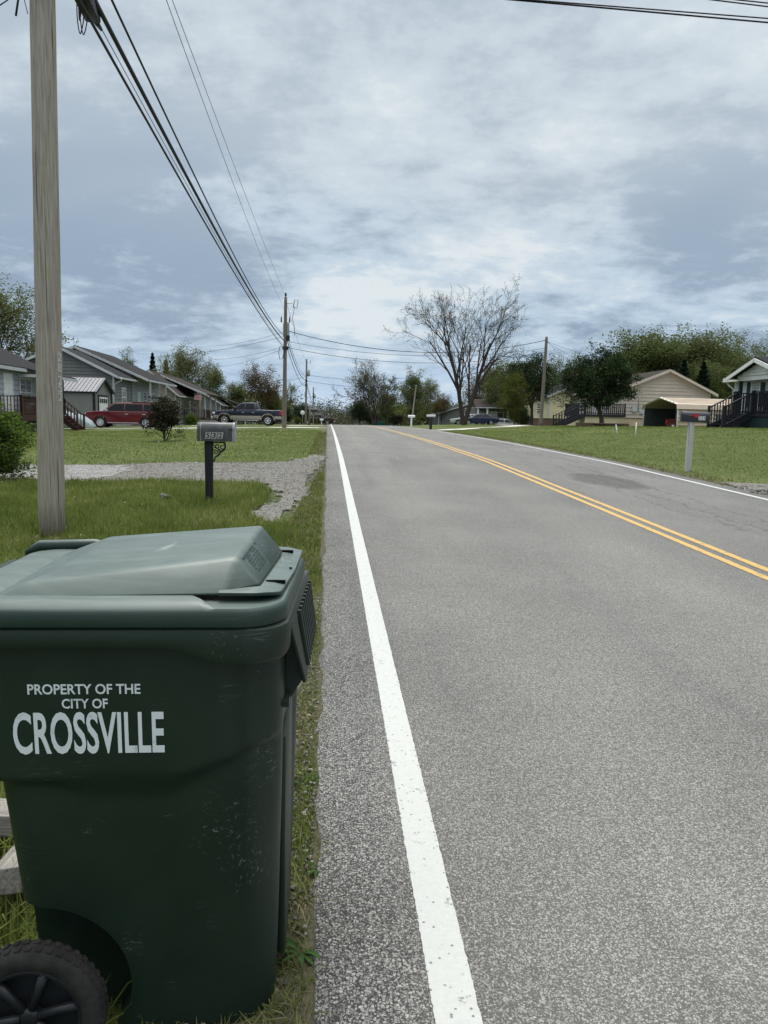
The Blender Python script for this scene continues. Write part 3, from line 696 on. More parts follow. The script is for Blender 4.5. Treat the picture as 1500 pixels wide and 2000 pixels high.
_t = (1+5**.5)/2
_ico = np.array([(-1, _t, 0), (1, _t, 0), (-1, -_t, 0), (1, -_t, 0), (0, -1, _t), (0, 1, _t), (0, -1, -_t), (0, 1, -_t), (_t, 0, -1), (_t, 0, 1), (-_t, 0, -1), (-_t, 0, 1)])/1.9
_icf = np.array([(0, 11, 5), (0, 5, 1), (0, 1, 7), (0, 7, 10), (0, 10, 11), (1, 5, 9), (5, 11, 4), (11, 10, 2), (10, 7, 6), (7, 1, 8), (3, 9, 4), (3, 4, 2), (3, 2, 6), (3, 6, 8), (3, 8, 9), (4, 9, 5), (2, 4, 11), (6, 2, 10), (8, 6, 7), (9, 8, 1)])
def stones(name, pts, size, material, seed, sink=.25, lift=.0):
    r = np.random.RandomState(seed); n = len(pts); s = size*np.exp(np.clip(r.normal(0, .42, n), -1, .75))
    V = _ico[None]*(1+r.normal(0, .17, (n, 12, 1))); V = V*np.stack([.75+.5*r.rand(n), .75+.5*r.rand(n), .45+.4*r.rand(n)], 1)[:, None]
    a = r.rand(n)*6.28; c, sn = np.cos(a)[:, None], np.sin(a)[:, None]
    x = V[..., 0]*c-V[..., 1]*sn; y = V[..., 0]*sn+V[..., 1]*c
    V = np.stack([x, y, V[..., 2]], 2)*s[:, None, None]
    V[..., 0] += pts[:, 0, None]; V[..., 1] += pts[:, 1, None]; V[..., 2] += (ground_z(pts[:, 0], pts[:, 1])+s*sink+lift)[:, None]
    F = (np.arange(n)[:, None, None]*12+_icf[None]).reshape(-1, 3)
    return tag(link(name, np_mesh(name, V.reshape(-1, 3), [F]), material), kind='stuff')
p = scatter(-.45, -.03, .9, 5.5, 9000, 31, None, 1.4); stones("verge_gravel", p, .0042, MAT['pebble'], 31, .35, .004)
p = scatter(-.40, -.05, 1.2, 3.0, 60, 33, None, 0); stones("verge_rubble", p, .010, MAT['pebble'], 33, .3, .002)
p = scatter(-7, -.1, 8.6, 18, 24000, 32, lambda p: inside_poly(p[:, 0], p[:, 1], np.array(DRIVE)) & in_view(p)); p = p+np.random.RandomState(3).normal(0, .16, p.shape); p = p[p[:, 0] < -.08]; stones("driveway_gravel", p, .0095, MAT['pebble'], 32, .2, .02)
p = scatter(7.35, 9.3, 9, 13.4, 2500, 34, None); stones("shoulder_gravel", p, .016, MAT['pebble'], 34, .2, .03)

# weeds with broad leaves at the road edge
def weed(x, y, s, seed, label):
    r = random.Random(seed); m = MB(); z = G(x, y)
    for k in range(11):
        a = r.uniform(0, 6.28); L = s*r.uniform(.55, 1.15); w = L*r.uniform(.16, .24); up = r.uniform(.25, .85)
        d = Vector((math.cos(a), math.sin(a), 0)); q = Vector((-d.y, d.x, 0)); b = Vector((x, y, z))
        P = []
        for t, ww in ((.05, .12), (.3, .6), (.6, 1), (.85, .6), (1, .05)):
            c = b+d*L*t+Vector((0, 0, L*up*(t-.75*t*t))); P += [c-q*w*ww/2+Vector((0, 0, w*.18*ww)), c, c+q*w*ww/2+Vector((0, 0, w*.18*ww))]
        F = [(i*3+j, i*3+j+1, i*3+j+4, i*3+j+3) for i in range(4) for j in (0, 1)]
        m.add(P, F, True)
    one(m, "weed", MAT['weed'], label, "weed", (x, y, z), "broad-leaved weeds at the asphalt edge", fix=False)
weed(*gpt(597, 1535), .085, 1, "broad green weed on the asphalt edge near the bin's upper body")
weed(*gpt(588, 1862), .07, 2, "low weed clump beside the asphalt level with the bin's foot")
weed(*gpt(622, 1700), .05, 3, "small weed sprouting between bin and white line, halfway down")
weed(*gpt(600, 1420), .055, 4, "small leafy weed at the asphalt edge below the bin handle")

# ================================================================== WHEELED BIN
def outline(xb, xf, yn, yf, r, n=14, shear=.045):
    """rounded rectangle, counter-clockwise from the near back corner; the front leans with shear"""
    P = []
    for cx, cy, a0 in ((xb+r, yn+r, 180), (xf-r, yn+r, 270), (xf-r, yf-r, 0), (xb+r, yf-r, 90)):
        for k in range(n+1):
            a = R(a0+90*k/n); P.append((cx+r*math.cos(a), cy+r*math.sin(a)))
    Q = []                                       # subdivide the long straight sides
    for i, p in enumerate(P):
        q = P[(i+1) % len(P)]; m = 1 if (i+1) % (n+1) else (34, 28)[(i//(n+1)) % 2]
        for k in range(m): Q.append((p[0]+(q[0]-p[0])*k/m, p[1]+(q[1]-p[1])*k/m))
    return [(x+shear*(y-1.65)*float(sstep(-.5, -.1, x)), y) for x, y in Q]
YN, YF = 1.652, 2.285
def lerp(a, b, t): return a+(b-a)*t
def near_y(z): return lerp(1.702, YN, min(1, max(0, z/1.0)))
def build_bin():
    bx, by = -.48, 1.96; bz = -.005
    root = thing("wheeled_bin", "dark green wheeled refuse bin with white stencilled lettering standing on the road verge", "wheeled bin", (bx, by, bz))
    # body: loft of rounded sections
    NZ = 120; zs = [-.085+1.085*(k/NZ) for k in range(NZ+1)]; V = []; ring = None
    for z in zs:
        t = max(0, z)
        xf = lerp(-.118, -.100, t); xb = lerp(-.700, -.768, max(0, min(1, z/.66))); yn = near_y(z); yf = lerp(2.215, YF, t)
        bul = float(sstep(.652, .672, z))
        xb = lerp(xb, -.865, bul)
        if z < -.035: k = (-.035-z)/.05; k = k*k*.05; xf -= k*1.3; yn += k*.7; yf -= k; xb += k*.3
        pts = outline(xb, xf, yn, yf, .085); ring = len(pts)
        for x, y in pts:
            # bulge of the upper body over the lower; its foot climbs towards the front corner
            zl = .655+.095*float(sstep(-.36, -.10, x)); soft = .012+.05*float(sstep(-.66, -.5, x)*sstep(-.22, -.42, x))
            d = .017*float(sstep(zl-soft, zl+soft*.6, z))-.009
            if y < 1.80: y -= d*float(sstep(1.80, 1.70, y))
            # corner pillar facet
            if y < 1.74 and x > -.23 and z > zl: y += .006*float(sstep(-.23, -.215, x))
            # shallow hollow down the front face
            if x > -.13 and z < .80: x -= .012*float(sstep(1.76, 1.80, y)*sstep(2.17, 2.12, y))*float(sstep(.80, .76, z))
            V.append((x-bx, y-by, z-bz))
    F = []
    for i in range(NZ):
        for k in range(ring): F.append((i*ring+k, i*ring+(k+1) % ring, (i+1)*ring+(k+1) % ring, (i+1)*ring+k))
    F += [tuple(reversed(range(ring))), tuple(NZ*ring+k for k in range(ring))]
    me = bpy.data.meshes.new("body"); me.from_pydata(V, [], F); me.validate()
    body = link("body", me, MAT['bin'], root)
    # wheel wells cut out of both lower back corners
    cut = MB()
    for s, y0, y1 in ((0, 1.45, 1.80), (1, 2.12, 2.5)):
        prof = [(-.675+.212*math.cos(R(a)), .112+.212*math.sin(R(a))) for a in range(-90, 271, 6)][:-1]
        cut.prism([(x-bx, z-bz) for x, z in prof], y0-by, y1-by)
    cutter = cut.build("cutter", None, None); cutter.parent = root
    md = body.modifiers.new("wells", 'BOOLEAN'); md.operation = 'DIFFERENCE'; md.object = cutter; md.solver = 'EXACT'
    bpy.context.view_layer.update(); dg = bpy.context.evaluated_depsgraph_get()
    me2 = bpy.data.meshes.new_from_object(body.evaluated_get(dg)); body.modifiers.clear(); body.data = me2
    cm = cutter.data; bpy.data.objects.remove(cutter); bpy.data.meshes.remove(cm)
    me2.materials.clear(); me2.materials.append(MAT['bin'])
    me2.polygons.foreach_set('use_smooth', [True]*len(me2.polygons)); me2.set_sharp_from_angle(angle=R(42))
    # collar round the rim, deeper at the near front corner
    base = outline(-.885, -.084, 1.612, 2.308, .10); c = MB(); n = len(base); CV = []
    cx0, cy0 = -.49, 1.96
    for x, y in base:
        dip = .035*float(sstep(-.36, -.21, x))*float(sstep(1.80, 1.66, y))+.03*float(sstep(-.13, -.10, x))*float(sstep(1.7, 1.8, y))
        dx, dy = x-cx0, y-cy0; L = math.hypot(dx, dy); ux, uy = dx/L, dy/L
        for off, z in ((-.055, .987-dip), (-.004, .985-dip), (0.0, .992-dip), (.003, 1.012), (0.0, 1.027), (-.008, 1.032), (-.03, 1.032), (-.05, 1.02)):
            CV.append((x+ux*off, y+uy*off, z))
    m = 8; CF = [(i*m+k, ((i+1) % n)*m+k, ((i+1) % n)*m+k+1, i*m+k+1) for i in range(n) for k in range(m-1)]
    c.add(CV, CF, True); c.build("rim_collar", MAT['bin'], root, fix=True, angle=40)
    # slanted grab panel across the front, with ribs
    g = MB(); A, B, C_, D = Vector((-.082, 1.70, 1.030)), Vector((-.054, 2.27, 1.030)), Vector((-.028, 2.27, .835)), Vector((-.044, 1.775, .850))
    nrm = (B-A).cross(D-A).normalized();
    if nrm.x < 0: nrm = -nrm
    back = [p-nrm*.010 for p in (A, B, C_, D)]
    g.add([A, B, C_, D]+back, [(0, 1, 2, 3), (7, 6, 5, 4)]+[(i, i+4, (i+1) % 4+4, (i+1) % 4) for i in range(4)])
    top = [(-.10, 1.70), (-.10, 2.27)]
    g.add([A, B, Vector((-.13, 2.27, 1.02)), Vector((-.13, 1.70, 1.02))], [(0, 1, 2, 3)])
    panel = g.build("grab_panel", MAT['bin'], root, bevel=.003, angle=35)
    rb = MB()
    for k in range(9):
        t = .30+.62*k/8; a = A.lerp(B, t); b = D.lerp(C_, max(0.04, (t-.16)/.86)); p0 = a.lerp(b, .12); p1 = a.lerp(b, .90)
        rb.bar(p0+nrm*.003, p1+nrm*.003, .013, .010, nrm)
    rb.build("rib", MAT['bin'], panel, bevel=.002)
    # gusset under the grab panel
    gs = MB(); gs.prism([(-.145, .955), (-.085, .955), (-.048, .86), (-.085, .80), (-.150, .80)], 1.80, 1.815); gs.prism([(-.145, .955), (-.085, .955), (-.048, .86), (-.085, .80), (-.150, .80)], 2.16, 2.175)
    gs.bb(-.16, -.085, 1.74, 2.2, .80, .815); gs.build("gusset", MAT['bin'], root)
    # metal-free catch bar down the lower front
    cb = MB(); cb.bb(-.116, -.094, 1.80, 2.12, .10, .70); cb.build("front_guide", MAT['bin'], root, bevel=.008, angle=40)
    # lid: skirt and shelf as a loft, plateau, lip
    lid_v = []; lo = outline(-.885, -.090, 1.608, 2.312, .105); n = len(lo)
    prof = [(-.02, 1.036), (-.001, 1.036), (.001, 1.040), (.001, 1.062), (-.002, 1.071), (-.009, 1.077), (-.030, 1.087), (-.050, 1.090), (-.11, 1.090), (-.20, 1.06)]
    for x, y in lo:
        f = float(sstep(-.250, -.228, x))            # the shelf steps down under the front lip
        dx, dy = x-cx0, y-cy0; L = math.hypot(dx, dy); ux, uy = dx/L, dy/L
        for off, z in prof:
            zz = z if off > -.03 or off < -.15 else lerp(z, 1.077, f)
            lid_v.append((x+ux*off, y+uy*off, zz))
    m = len(prof); F = [(i*m+k, ((i+1) % n)*m+k, ((i+1) % n)*m+k+1, i*m+k+1) for i in range(n) for k in range(m-1)]
    F.append(tuple(i*m+m-1 for i in range(n)))
    lm = MB(); lm.add(lid_v, F, True)
    lid = lm.build("lid", MAT['lid'], root, angle=38)
    # raised wedge of the lid
    pl = MB()
    bz_ = 1.086
    base_p = [(-.745, 1.668, 1.086), tuple(at(513, 1136, 1.742)), tuple(at(536, 1092, 1.95)), tuple(at(556, 1052, 2.185)), (-.765, 2.235, 1.086)]
    top_p = [tuple(at(*q)) for q in ((50, 1137, 1.712), (463, 1088, 1.775), (490, 1052, 1.96), (512, 1025, 2.13), (215, 1047, 2.13), (165, 1085, 1.92))]
    base_p = [(p[0], p[1], min(p[2], 1.0985)) for p in base_p]; extra = [(-.238, 1.683, 1.0885)]
    V = base_p+top_p+extra
    F = [(0, 11, 6, 5), (11, 1, 6), (1, 2, 7, 6), (2, 3, 8, 7), (3, 4, 9, 8), (4, 0, 10), (0, 5, 10), (4, 10, 9), (5, 6, 10), (6, 7, 10), (7, 8, 9), (7, 9, 10), (4, 3, 2, 1, 11, 0)]
    pl.add(V, F); pl.build("lid_wedge", MAT['lid'], lid, bevel=.011, seg=3, angle=60)
    # front lip: a plate standing over the stepped shelf, with two slots and a hole
    lp = MB(); L2 = []
    q = [(-.245, 1.672), (-.17, 1.672)]+[(-.17+.068*math.sin(R(a)), 1.74-.068*math.cos(R(a))) for a in range(10, 91, 10)]+[(-.082, 2.0), (-.072, 2.29), (-.115, 2.305), (-.20, 2.30), (-.20, 2.2), (-.20, 1.76), (-.245, 1.735)]
    k = len(q); V = [(x, y, 1.100-.012*float(sstep(-.14, -.08, x))) for x, y in q]+[(x, y, 1.091-.012*float(sstep(-.14, -.08, x))) for x, y in q]
    lp.add(V, [tuple(range(k)), tuple(reversed(range(k, 2*k)))]+[(i, i+k, (i+1) % k+k, (i+1) % k) for i in range(k)])
    lip = lp.build("lid_lip", MAT['lid'], lid, bevel=.0025, angle=40)
    sl = MB()
    for y in (1.80, 2.215): sl.prism([(-.122+.010*math.cos(R(a))*(2.4 if True else 1), y+.0045*math.sin(R(a))) for a in range(0, 360, 20)], 1.0925, 1.1012, 'XY')
    sl.prism([(-.095+.004*math.cos(R(a)), 1.99+.004*math.sin(R(a))) for a in range(0, 360, 30)], 1.085, 1.0945, 'XY')
    sl.each(3, "slot", MAT['hole'], lip)
    # faded moulded print on the lid's front slope, as rows of worn marks
    pm = MB(); P0, Px, Py = Vector((-.218, 1.965, 1.1655)), Vector((.0, .015, 0)), None
    a0, a1, b0, b1 = Vector(top_p[1]), Vector(top_p[2]), Vector(base_p[1]), Vector(base_p[2])
    rr = random.Random(3); nf = (a1-a0).cross(b0-a0).normalized(); nf = nf if nf.z > 0 else -nf
    for row in range(7):
        t = .16+.085*row; u = .25 if row else .12
        while u < (.98 if row == 0 else .90):
            du = rr.uniform(.02, .05) if row else rr.uniform(.03, .07)
            if rr.random() < .86:
                p = a0.lerp(a1, u).lerp(b0.lerp(b1, u), t)+nf*.0022; e = a0.lerp(a1, u+du*.8).lerp(b0.lerp(b1, u+du*.8), t)+nf*.0022
                pm.bar(p, e, .0042 if row else .006, .0006, nf)
            u += du
    pm.build("worn_print", MAT['faint_print'], lid)
    # hinge bar and rear handle
    hb = MB(); hb.tube([(-.905, 1.72, 1.055), (-.905, 2.20, 1.055)], .016, 12); hb.build("hinge_bar", MAT['bin'], root)
    hd = MB()
    for y in (1.70, 1.93, 2.16): hd.bb(-.93, -.86, y, y+.05, 1.0, 1.05)
    hd.tube([(-.955, 1.70, 1.03), (-.955, 2.21, 1.03)], .017, 12); hd.build("rear_handle", MAT['bin'], root)
    rl = MB(); rl.tube([(-.90, 2.275, 1.075), (-.86, 2.28, 1.098), (-.70, 2.28, 1.103), (-.60, 2.28, 1.092)], [.008, .016, .016, .008], 10); rl.build("lid_rail", MAT['lid'], lid)
    # lettering on the near side
    tm = MB()
    def side(x0, z0, tilt=0.0):
        def fn(u, v):
            z = z0+v; x = x0+u; zl = .655+.095*float(sstep(-.36, -.10, x))
            return (x, near_y(z)-.008-.0012, z-tilt*u)
        return fn
    place_text(tm, "PROPERTY OF THE", side(-.661, .8705), .247, .0245, .020)
    place_text(tm, "CITY OF", side(-.588, .8365), .101, .0235, .020)
    tm.build("small_lettering", MAT['print'], body)
    tm = MB(); place_text(tm, "CROSSVILLE", side(-.698, .7265), .334, .102, .020); tm.build("large_lettering", MAT['print'], body)
    # wheels
    for y0, s in ((1.575, 1), (2.345, -1)):
        wc = Vector((-.661, 0, .128)); w = MB()
        prof = [(.116, .012), (.123, .004), (.152, .004), (.160, .012), (.163, .020), (.163, .048), (.159, .058), (.148, .064), (.11, .064)]
        w.lathe([(r, y0+s*h) for r, h in prof], 56, (wc.x, 0, wc.z), 'Y')
        for k in range(44):
            a = 2*math.pi*k/44
            for hh in ((.014, .030), (.038, .054)):
                off = 0 if hh[0] < .02 else math.pi/44; c_ = math.cos(a+off); s_ = math.sin(a+off)
                w.box((wc.x+.1635*c_, y0+s*(hh[0]+hh[1])/2, wc.z+.1635*s_), (.005, .014, .0115), Matrix.Rotation(-(a+off), 3, 'Y'))
        wheel = w.build("wheel", MAT['rubber'], root)
        h = MB(); h.lathe([(.121, y0+s*.03), (.120, y0+s*.012), (.110, y0+s*.008), (.106, y0+s*.03)], 40, (wc.x, 0, wc.z), 'Y')
        h.lathe([(0, y0+s*.006), (.014, y0+s*.006), (.022, y0+s*.010), (.024, y0+s*.03)], 20, (wc.x, 0, wc.z), 'Y')
        h.lathe([(0, y0+s*.042), (.113, y0+s*.040)], 30, (wc.x, 0, wc.z), 'Y')
        for k in range(6):
            a = R(60*k+12); d = Vector((math.cos(a), 0, math.sin(a)))
            p0 = wc+Vector((0, y0+s*.018, 0))+d*.02; p1 = wc+Vector((0, y0+s*.022, 0))+d*.113
            h.tube([p0, p0.lerp(p1, .5), p1], [.0115, .0105, .015], 8)
        h.build("wheel_hub", MAT['hub'], wheel)
    ax = MB(); ax.tube([(-.661, 1.60, .128), (-.661, 2.33, .128)], .01, 10); ax.build("axle", MAT['steel'], root)
build_bin()

# two weathered timbers lying in the grass behind the bin
def timber(a, b, w, h, label):
    a, b = Vector(a), Vector(b); m = MB(); d = (b-a); L = d.length
    o = one(MB().box((0, 0, 0), (L, w, h)), "timber", MAT['timber'], label, "timber", (0, 0, 0), bevel=.004)
    o.location = (a+b)/2; o.rotation_euler = d.to_track_quat('X', 'Z').to_euler()
z0 = G(-1.2, 2.5)
timber(at(-160, 1592, 2.5), at(60, 1597, 2.5), .12, .075, "grey weathered timber lying behind the bin, upper of the two")
timber(at(12, 1722, 2.12), at(75, 1640, 2.6), .085, .075, "grey weathered timber end beside the bin wheel, lower of the two")
# ================================================================== UTILITY POLES AND CABLES
def pole(base, top, r0, r1, label, material, wobble=.0, name="utility_pole", group=None):
    b, t = Vector(base), Vector(top); root = thing(name, label, "pole", b, 0, group); m = MB(); n = 26; path = []; rad = []
    rr = random.Random(int(b.x*100+b.y*10))
    for k in range(n+1):
        f = k/n; p = b.lerp(t, f); path.append(p); rad.append(lerp(r0, r1, f)*(1+wobble*rr.uniform(-1, 1)))
    path[0] = path[0]-Vector((0, 0, .12)); m.tube(path, rad, 22); m.build("shaft", material, root); return root
P1b = Vector((-2.872, 7.95, G(-2.87, 7.95))); P1t = P1b+Vector((.155, 0, 9.9))
pole1 = pole(P1b, P1t, .130, .102, "thick weathered grey utility pole beside the gravel drive, nearest of the poles", MAT['pole'], .012)
def p1(z): f = (z-P1b.z)/(P1t.z-P1b.z); return P1b.lerp(P1t, f)
# hardware just under the top edge of the photo
hw = MB(); c0 = p1(5.42)
hw.tube([c0+Vector((-.12, -.03, .25)), c0+Vector((-.20, -.05, .02)), c0+Vector((-.235, -.05, -.17))], .010, 8)
hw.lathe([(0, -.01), (.026, -.008), (.020, .010), (.010, .02)], 12, c0+Vector((-.205, -.05, .0))); hw.lathe([(0, 0), (.03, .0), (.03, .05), (.012, .07)], 12, c0+Vector((-.125, -.03, .10)))
hw.tube([c0+Vector((-.11, -.08, .15)), c0+Vector((-.135, -.09, -.05)), c0+Vector((-.105, -.10, -.17))], .004, 6)
hw.build("wire_clamp", MAT['iron'], pole1)
nm = MB(); ang = -.32                       # stencilled tag numbers down the pole's road side
for k, (ch, py) in enumerate((("2", 695), ("8", 716), ("2", 740), ("5", 756), ("2", 773))):
    pz = at(108, py, 7.9).z; c = p1(pz); rad_ = lerp(.130, .102, (pz-P1b.z)/9.9)+.002
    def fn(u, v, c=c, rad_=rad_, pz=pz):
        a = ang+(u-.03)/rad_; return (c.x+rad_*math.cos(a), c.y+rad_*math.sin(a), pz-.05+v)
    place_text(nm, ch, fn, .055, .085, .02)
nm.build("pole_numbers", MAT['offwhite'], pole1)
def fit_pole2():
    b = Vector((-2.985, 52, G(-2.98, 52))); t = Vector((-2.93, 52, 9.5))
    r = pole(b, t, .155, .10, "brown utility pole with a grey transformer beside the blue pickup", MAT['pole2']); 
    tr = MB(); tr.lathe([(0, 6.92), (.21, 6.94), (.22, 7.0), (.22, 7.75), (.20, 7.85), (0, 7.9)], 20, (t.x+.03, 52.28, 0))
    tk = tr.build("transformer", MAT['transformer'], r)
    bs = MB()
    for dx in (-.30, .26): bs.lathe([(0, 7.85), (.04, 7.86), (.06, 7.92), (.035, 7.97), (.055, 8.02), (.03, 8.1), (.045, 8.15), (0, 8.3)], 10, (t.x+dx, 52.25, 0))
    bs.each(2, "bushing", MAT['iron'], tk)
    pin = MB(); pin.lathe([(0, 9.45), (.03, 9.46), (.03, 9.55), (.075, 9.6), (.06, 9.66), (.075, 9.7), (.04, 9.78), (0, 9.8)], 10, (t.x, 52, 0)); pin.build("top_insulator", MAT['iron'], r)
    arm = MB(); arm.tube([(t.x+.08, 52, 9.05), (t.x+.5, 52, 9.15)], .025, 6); arm.tube([(t.x+.52, 52, 8.85), (t.x+.60, 52, 9.36), (t.x+.84, 52, 9.32), (t.x+.76, 52, 8.80), (t.x+.52, 52, 8.85)], .035, 6); arm.build("fuse_cutout", MAT['steel'], r)
    cl = MB(); cl.bb(-3.12, -2.72, 51.8, 52.2, 6.02, 6.22); cl.bb(-2.84, -2.64, 51.85, 52.1, 6.6, 6.95); cl.each(2, "cable_clamp", MAT['iron'], r)
    lp = MB(); lp.tube([(-3.05, 51.85, 6.1), (-3.28, 51.85, 6.25), (-3.38, 51.85, 5.8), (-3.30, 51.85, 5.35), (-3.12, 51.85, 5.4), (-3.0, 51.85, 5.9)], .022, 6); lp.build("cable_loop", MAT['cable'], r)
    dp = MB(); dp.tube([(t.x+.6, 52.1, 8.9), (t.x+.45, 52.1, 8.1), (t.x+.62, 52.1, 7.5), (t.x+.58, 52.1, 6.95)], .018, 5); dp.build("drop_lead", MAT['wire'], r)
    return r
fit_pole2()
def far_pole(x, y, top, label, r=.15, extras=True):
    p = pole((x, y, G(x, y)), (x+.06, y, top), r, r*.65, label, MAT['pole2'])
    if extras:
        tr = MB(); tr.lathe([(0, top-2.3), (.21, top-2.28), (.22, top-1.45), (0, top-1.4)], 14, (x+.30, y, 0)); tr.build("transformer", MAT['transformer'], p)
        ar = MB(); ar.tube([(x+.08, y, top-.4), (x+.55, y, top-.35)], .03, 5); ar.tube([(x+.55, y, top-.6), (x+.62, y, top-.15), (x+.8, y, top-.2)], .03, 5); ar.build("fuse_cutout", MAT['steel'], p)
        cl = MB(); cl.bb(x-.14, x+.16, y-.2, y+.1, 5.6, 5.85); cl.bb(x-.1, x+.2, y-.2, y+.1, 6.2, 6.4); cl.each(2, "cable_clamp", MAT['iron'], p)
far_pole(-2.97, 102, 9.2, "slim dark utility pole behind the black roadside mailbox, second beyond the pickup")
far_pole(-3.05, 155, 7.6, "farthest thin utility pole rising over the road crest")
pole((15.93, 55, G(15.9, 55)), (16.06, 55, 7.75), .14, .10, "bare grey utility pole without crossarm in front of the right-hand lawns", MAT['pole2'])
pole(at(803, 832, 108), at(813, 752, 108), .13, .08, "thin leaning pole behind the white mailbox across the road", MAT['pole'])
pole(at(748, 830, 150), at(752, 789, 150), .13, .09, "short thin pole at the far tree clump by the teal bin", MAT['pole'])

def cable(path, r, label, material, name="overhead_cable", n=6, cat="cable", group=None):
    P = np.array(path, float); t = np.concatenate([[0], np.cumsum(np.linalg.norm(np.diff(P, axis=0), axis=1))])
    m = MB(); m.tube([tuple(p) for p in P], r, n); return one(m, name, material, label, cat, tuple(P[0]), group, fix=False)
def cable_fit(pix, xa, xb, ya=8.0, yb=52.0, end=None, start_z=None):
    """run surveyed from photo pixels: the line hangs in the upright plane through the two poles"""
    pts = []
    for px, py in pix:
        v = ray(px, py); k = (xb-xa)/(yb-ya); t = (xa-k*ya)/(v[0]-k*v[1]); pts.append((v[1]*t, v[2]*t+EYE))
    y = np.array([p[0] for p in pts]); z = np.array([p[1] for p in pts]); c = np.polyfit(y, z, 2)
    yy = np.linspace(ya, yb, 70); zz = np.polyval(c, yy)
    if end is not None: zz += (end-zz[-1])*((yy-ya)/(yb-ya))**6
    out = [(xa+(xb-xa)*(a-ya)/(yb-ya), a, b) for a, b in zip(yy, zz)]
    back = [(xa-.003*(8-a), a, out[0][2]-.010*(8-a)+.00045*(8-a)**2) for a in np.linspace(-32, 7, 20)]
    return back+out
LA, LB, LC = [(190, 0), (250, 130), (300, 225), (400, 415), (455, 510), (500, 588), (530, 634), (553, 664)], [(178, 35), (250, 170), (300, 262), (400, 440), (450, 520), (500, 600), (552, 676)], [(220, 0), (300, 175), (400, 390), (470, 520), (520, 612), (553, 654)]
cB = cable_fit(LA, -2.58, -2.84); cA = cable_fit(LB, -2.60, -2.88); cC = cable_fit(LC, -2.58, -2.84)
cable(cB, .030, "thickest black overhead cable running from the near pole down to the pickup's pole", MAT['cable'])
cable(cA, .019, "lowest black overhead cable carrying the splice case near the top edge", MAT['cable'])
cable([(x+.035, y, z+.07-.0009*max(0, 30-abs(y-30))) for x, y, z in cA], .0055, "thin support wire running just above the lowest overhead cable", MAT['cable'])
cable(cC, .016, "black overhead cable strung above the thickest cable on the left", MAT['cable'])
cable(cable_fit([(325, 0), (400, 210), (480, 420), (530, 550), (553, 598)], -2.62, -2.90), .0065, "lower of the two thin high wires on the left", MAT['wire'], "overhead_wire")
cable(cable_fit([(341, 0), (400, 180), (450, 310), (500, 430), (557, 577)], -2.66, -2.93), .0065, "upper of the two thin high wires reaching the pickup pole's tip", MAT['wire'], "overhead_wire")
# splice case with hanging loops on the lowest cable
def splice():
    j = min(range(len(cA)), key=lambda i: abs(cA[i][1]-9.0)); a = Vector(cA[j]); d = Vector((-.0055, 1, -.02)).normalized()
    root = thing("splice_case", "black splice case with drooping cable loops on the lowest cable at the top edge", "splice case", a)
    q = at(160, -25, 8.55); q = Vector((-2.62, 8.6, q.z)); e = at(181, 26, 9.28)
    m = MB(); m.bar(q, e, .17, .20); m.build("case", MAT['iron'], root, bevel=.02, angle=40)
    m = MB()
    for x0, x1, dep, Y in ((150, 163, 66, 8.9), (153, 158, 40, 8.9), (156, 170, 68, 8.95)):
        P = [at(x0, -5, Y), at(x0+1, dep*.55, Y), at((x0+x1)/2, dep, Y), at(x1, dep*.6, Y), at(x1-1, 10, Y)]
        C = []
        for i in range(len(P)-1):
            for k in range(6):
                p0 = P[max(0, i-1)]; p1_ = P[i]; p2 = P[i+1]; p3 = P[min(len(P)-1, i+2)]; t = k/6
                C.append(.5*((2*p1_)+(p2-p0)*t+(2*p0-5*p1_+4*p2-p3)*t*t+(3*p1_-p0-3*p2+p3)*t**3))
        C.append(P[-1]); m.tube(C, .006, 6)
    m.build("loop", MAT['cable'], root)
    m = MB(); m.tube([e, at(190, 46, 9.45), at(198, 58, 9.65)], [.055, .03, .018], 8); m.build("end_fitting", MAT['iron'], root)
splice()
def sag(a, b, s, n=26): a, b = Vector(a), Vector(b); return [a.lerp(b, k/n)-Vector((0, 0, 4*s*(k/n)*(1-k/n))) for k in range(n+1)]
# lines crossing above the road, top right of the photo
q0 = p1(6.4)+Vector((.12, .05, 0))
for (a, b, lab, r) in (((985, -2), (1500, 44), "lower wire of the pair crossing the sky at top right", .011), ((1012, -2), (1500, 36), "upper wire of the pair crossing the sky at top right", .009),
                       ((1370, -3), (1500, 13), "lower short wire at the extreme top right corner", .009), ((1415, -3), (1500, 6), "upper short wire at the extreme top right corner", .009)):
    A = at(*a, 10.6); B = at(*b, 11.0); d = (B-A).normalized()
    cable([q0.lerp(A, k/6)+Vector((0, 0, -.10*math.sin(math.pi*k/6))) for k in range(6)]+[A.lerp(B, k/6) for k in range(7)]+[B+d*(k*2.5)+Vector((0, 0, .02*k*k)) for k in range(1, 8)], r, lab, MAT['cable'], "crossing_wire")
A = at(-40, 26, 7.9); cable([p1(5.42)+Vector((-.12, 0, .62)), at(15, 0, 7.95), at(0, 10, 7.95), A, A+Vector((-3, .4, -1.3))], .006, "thin wire end at the extreme top left corner", MAT['cable'], "service_wire")
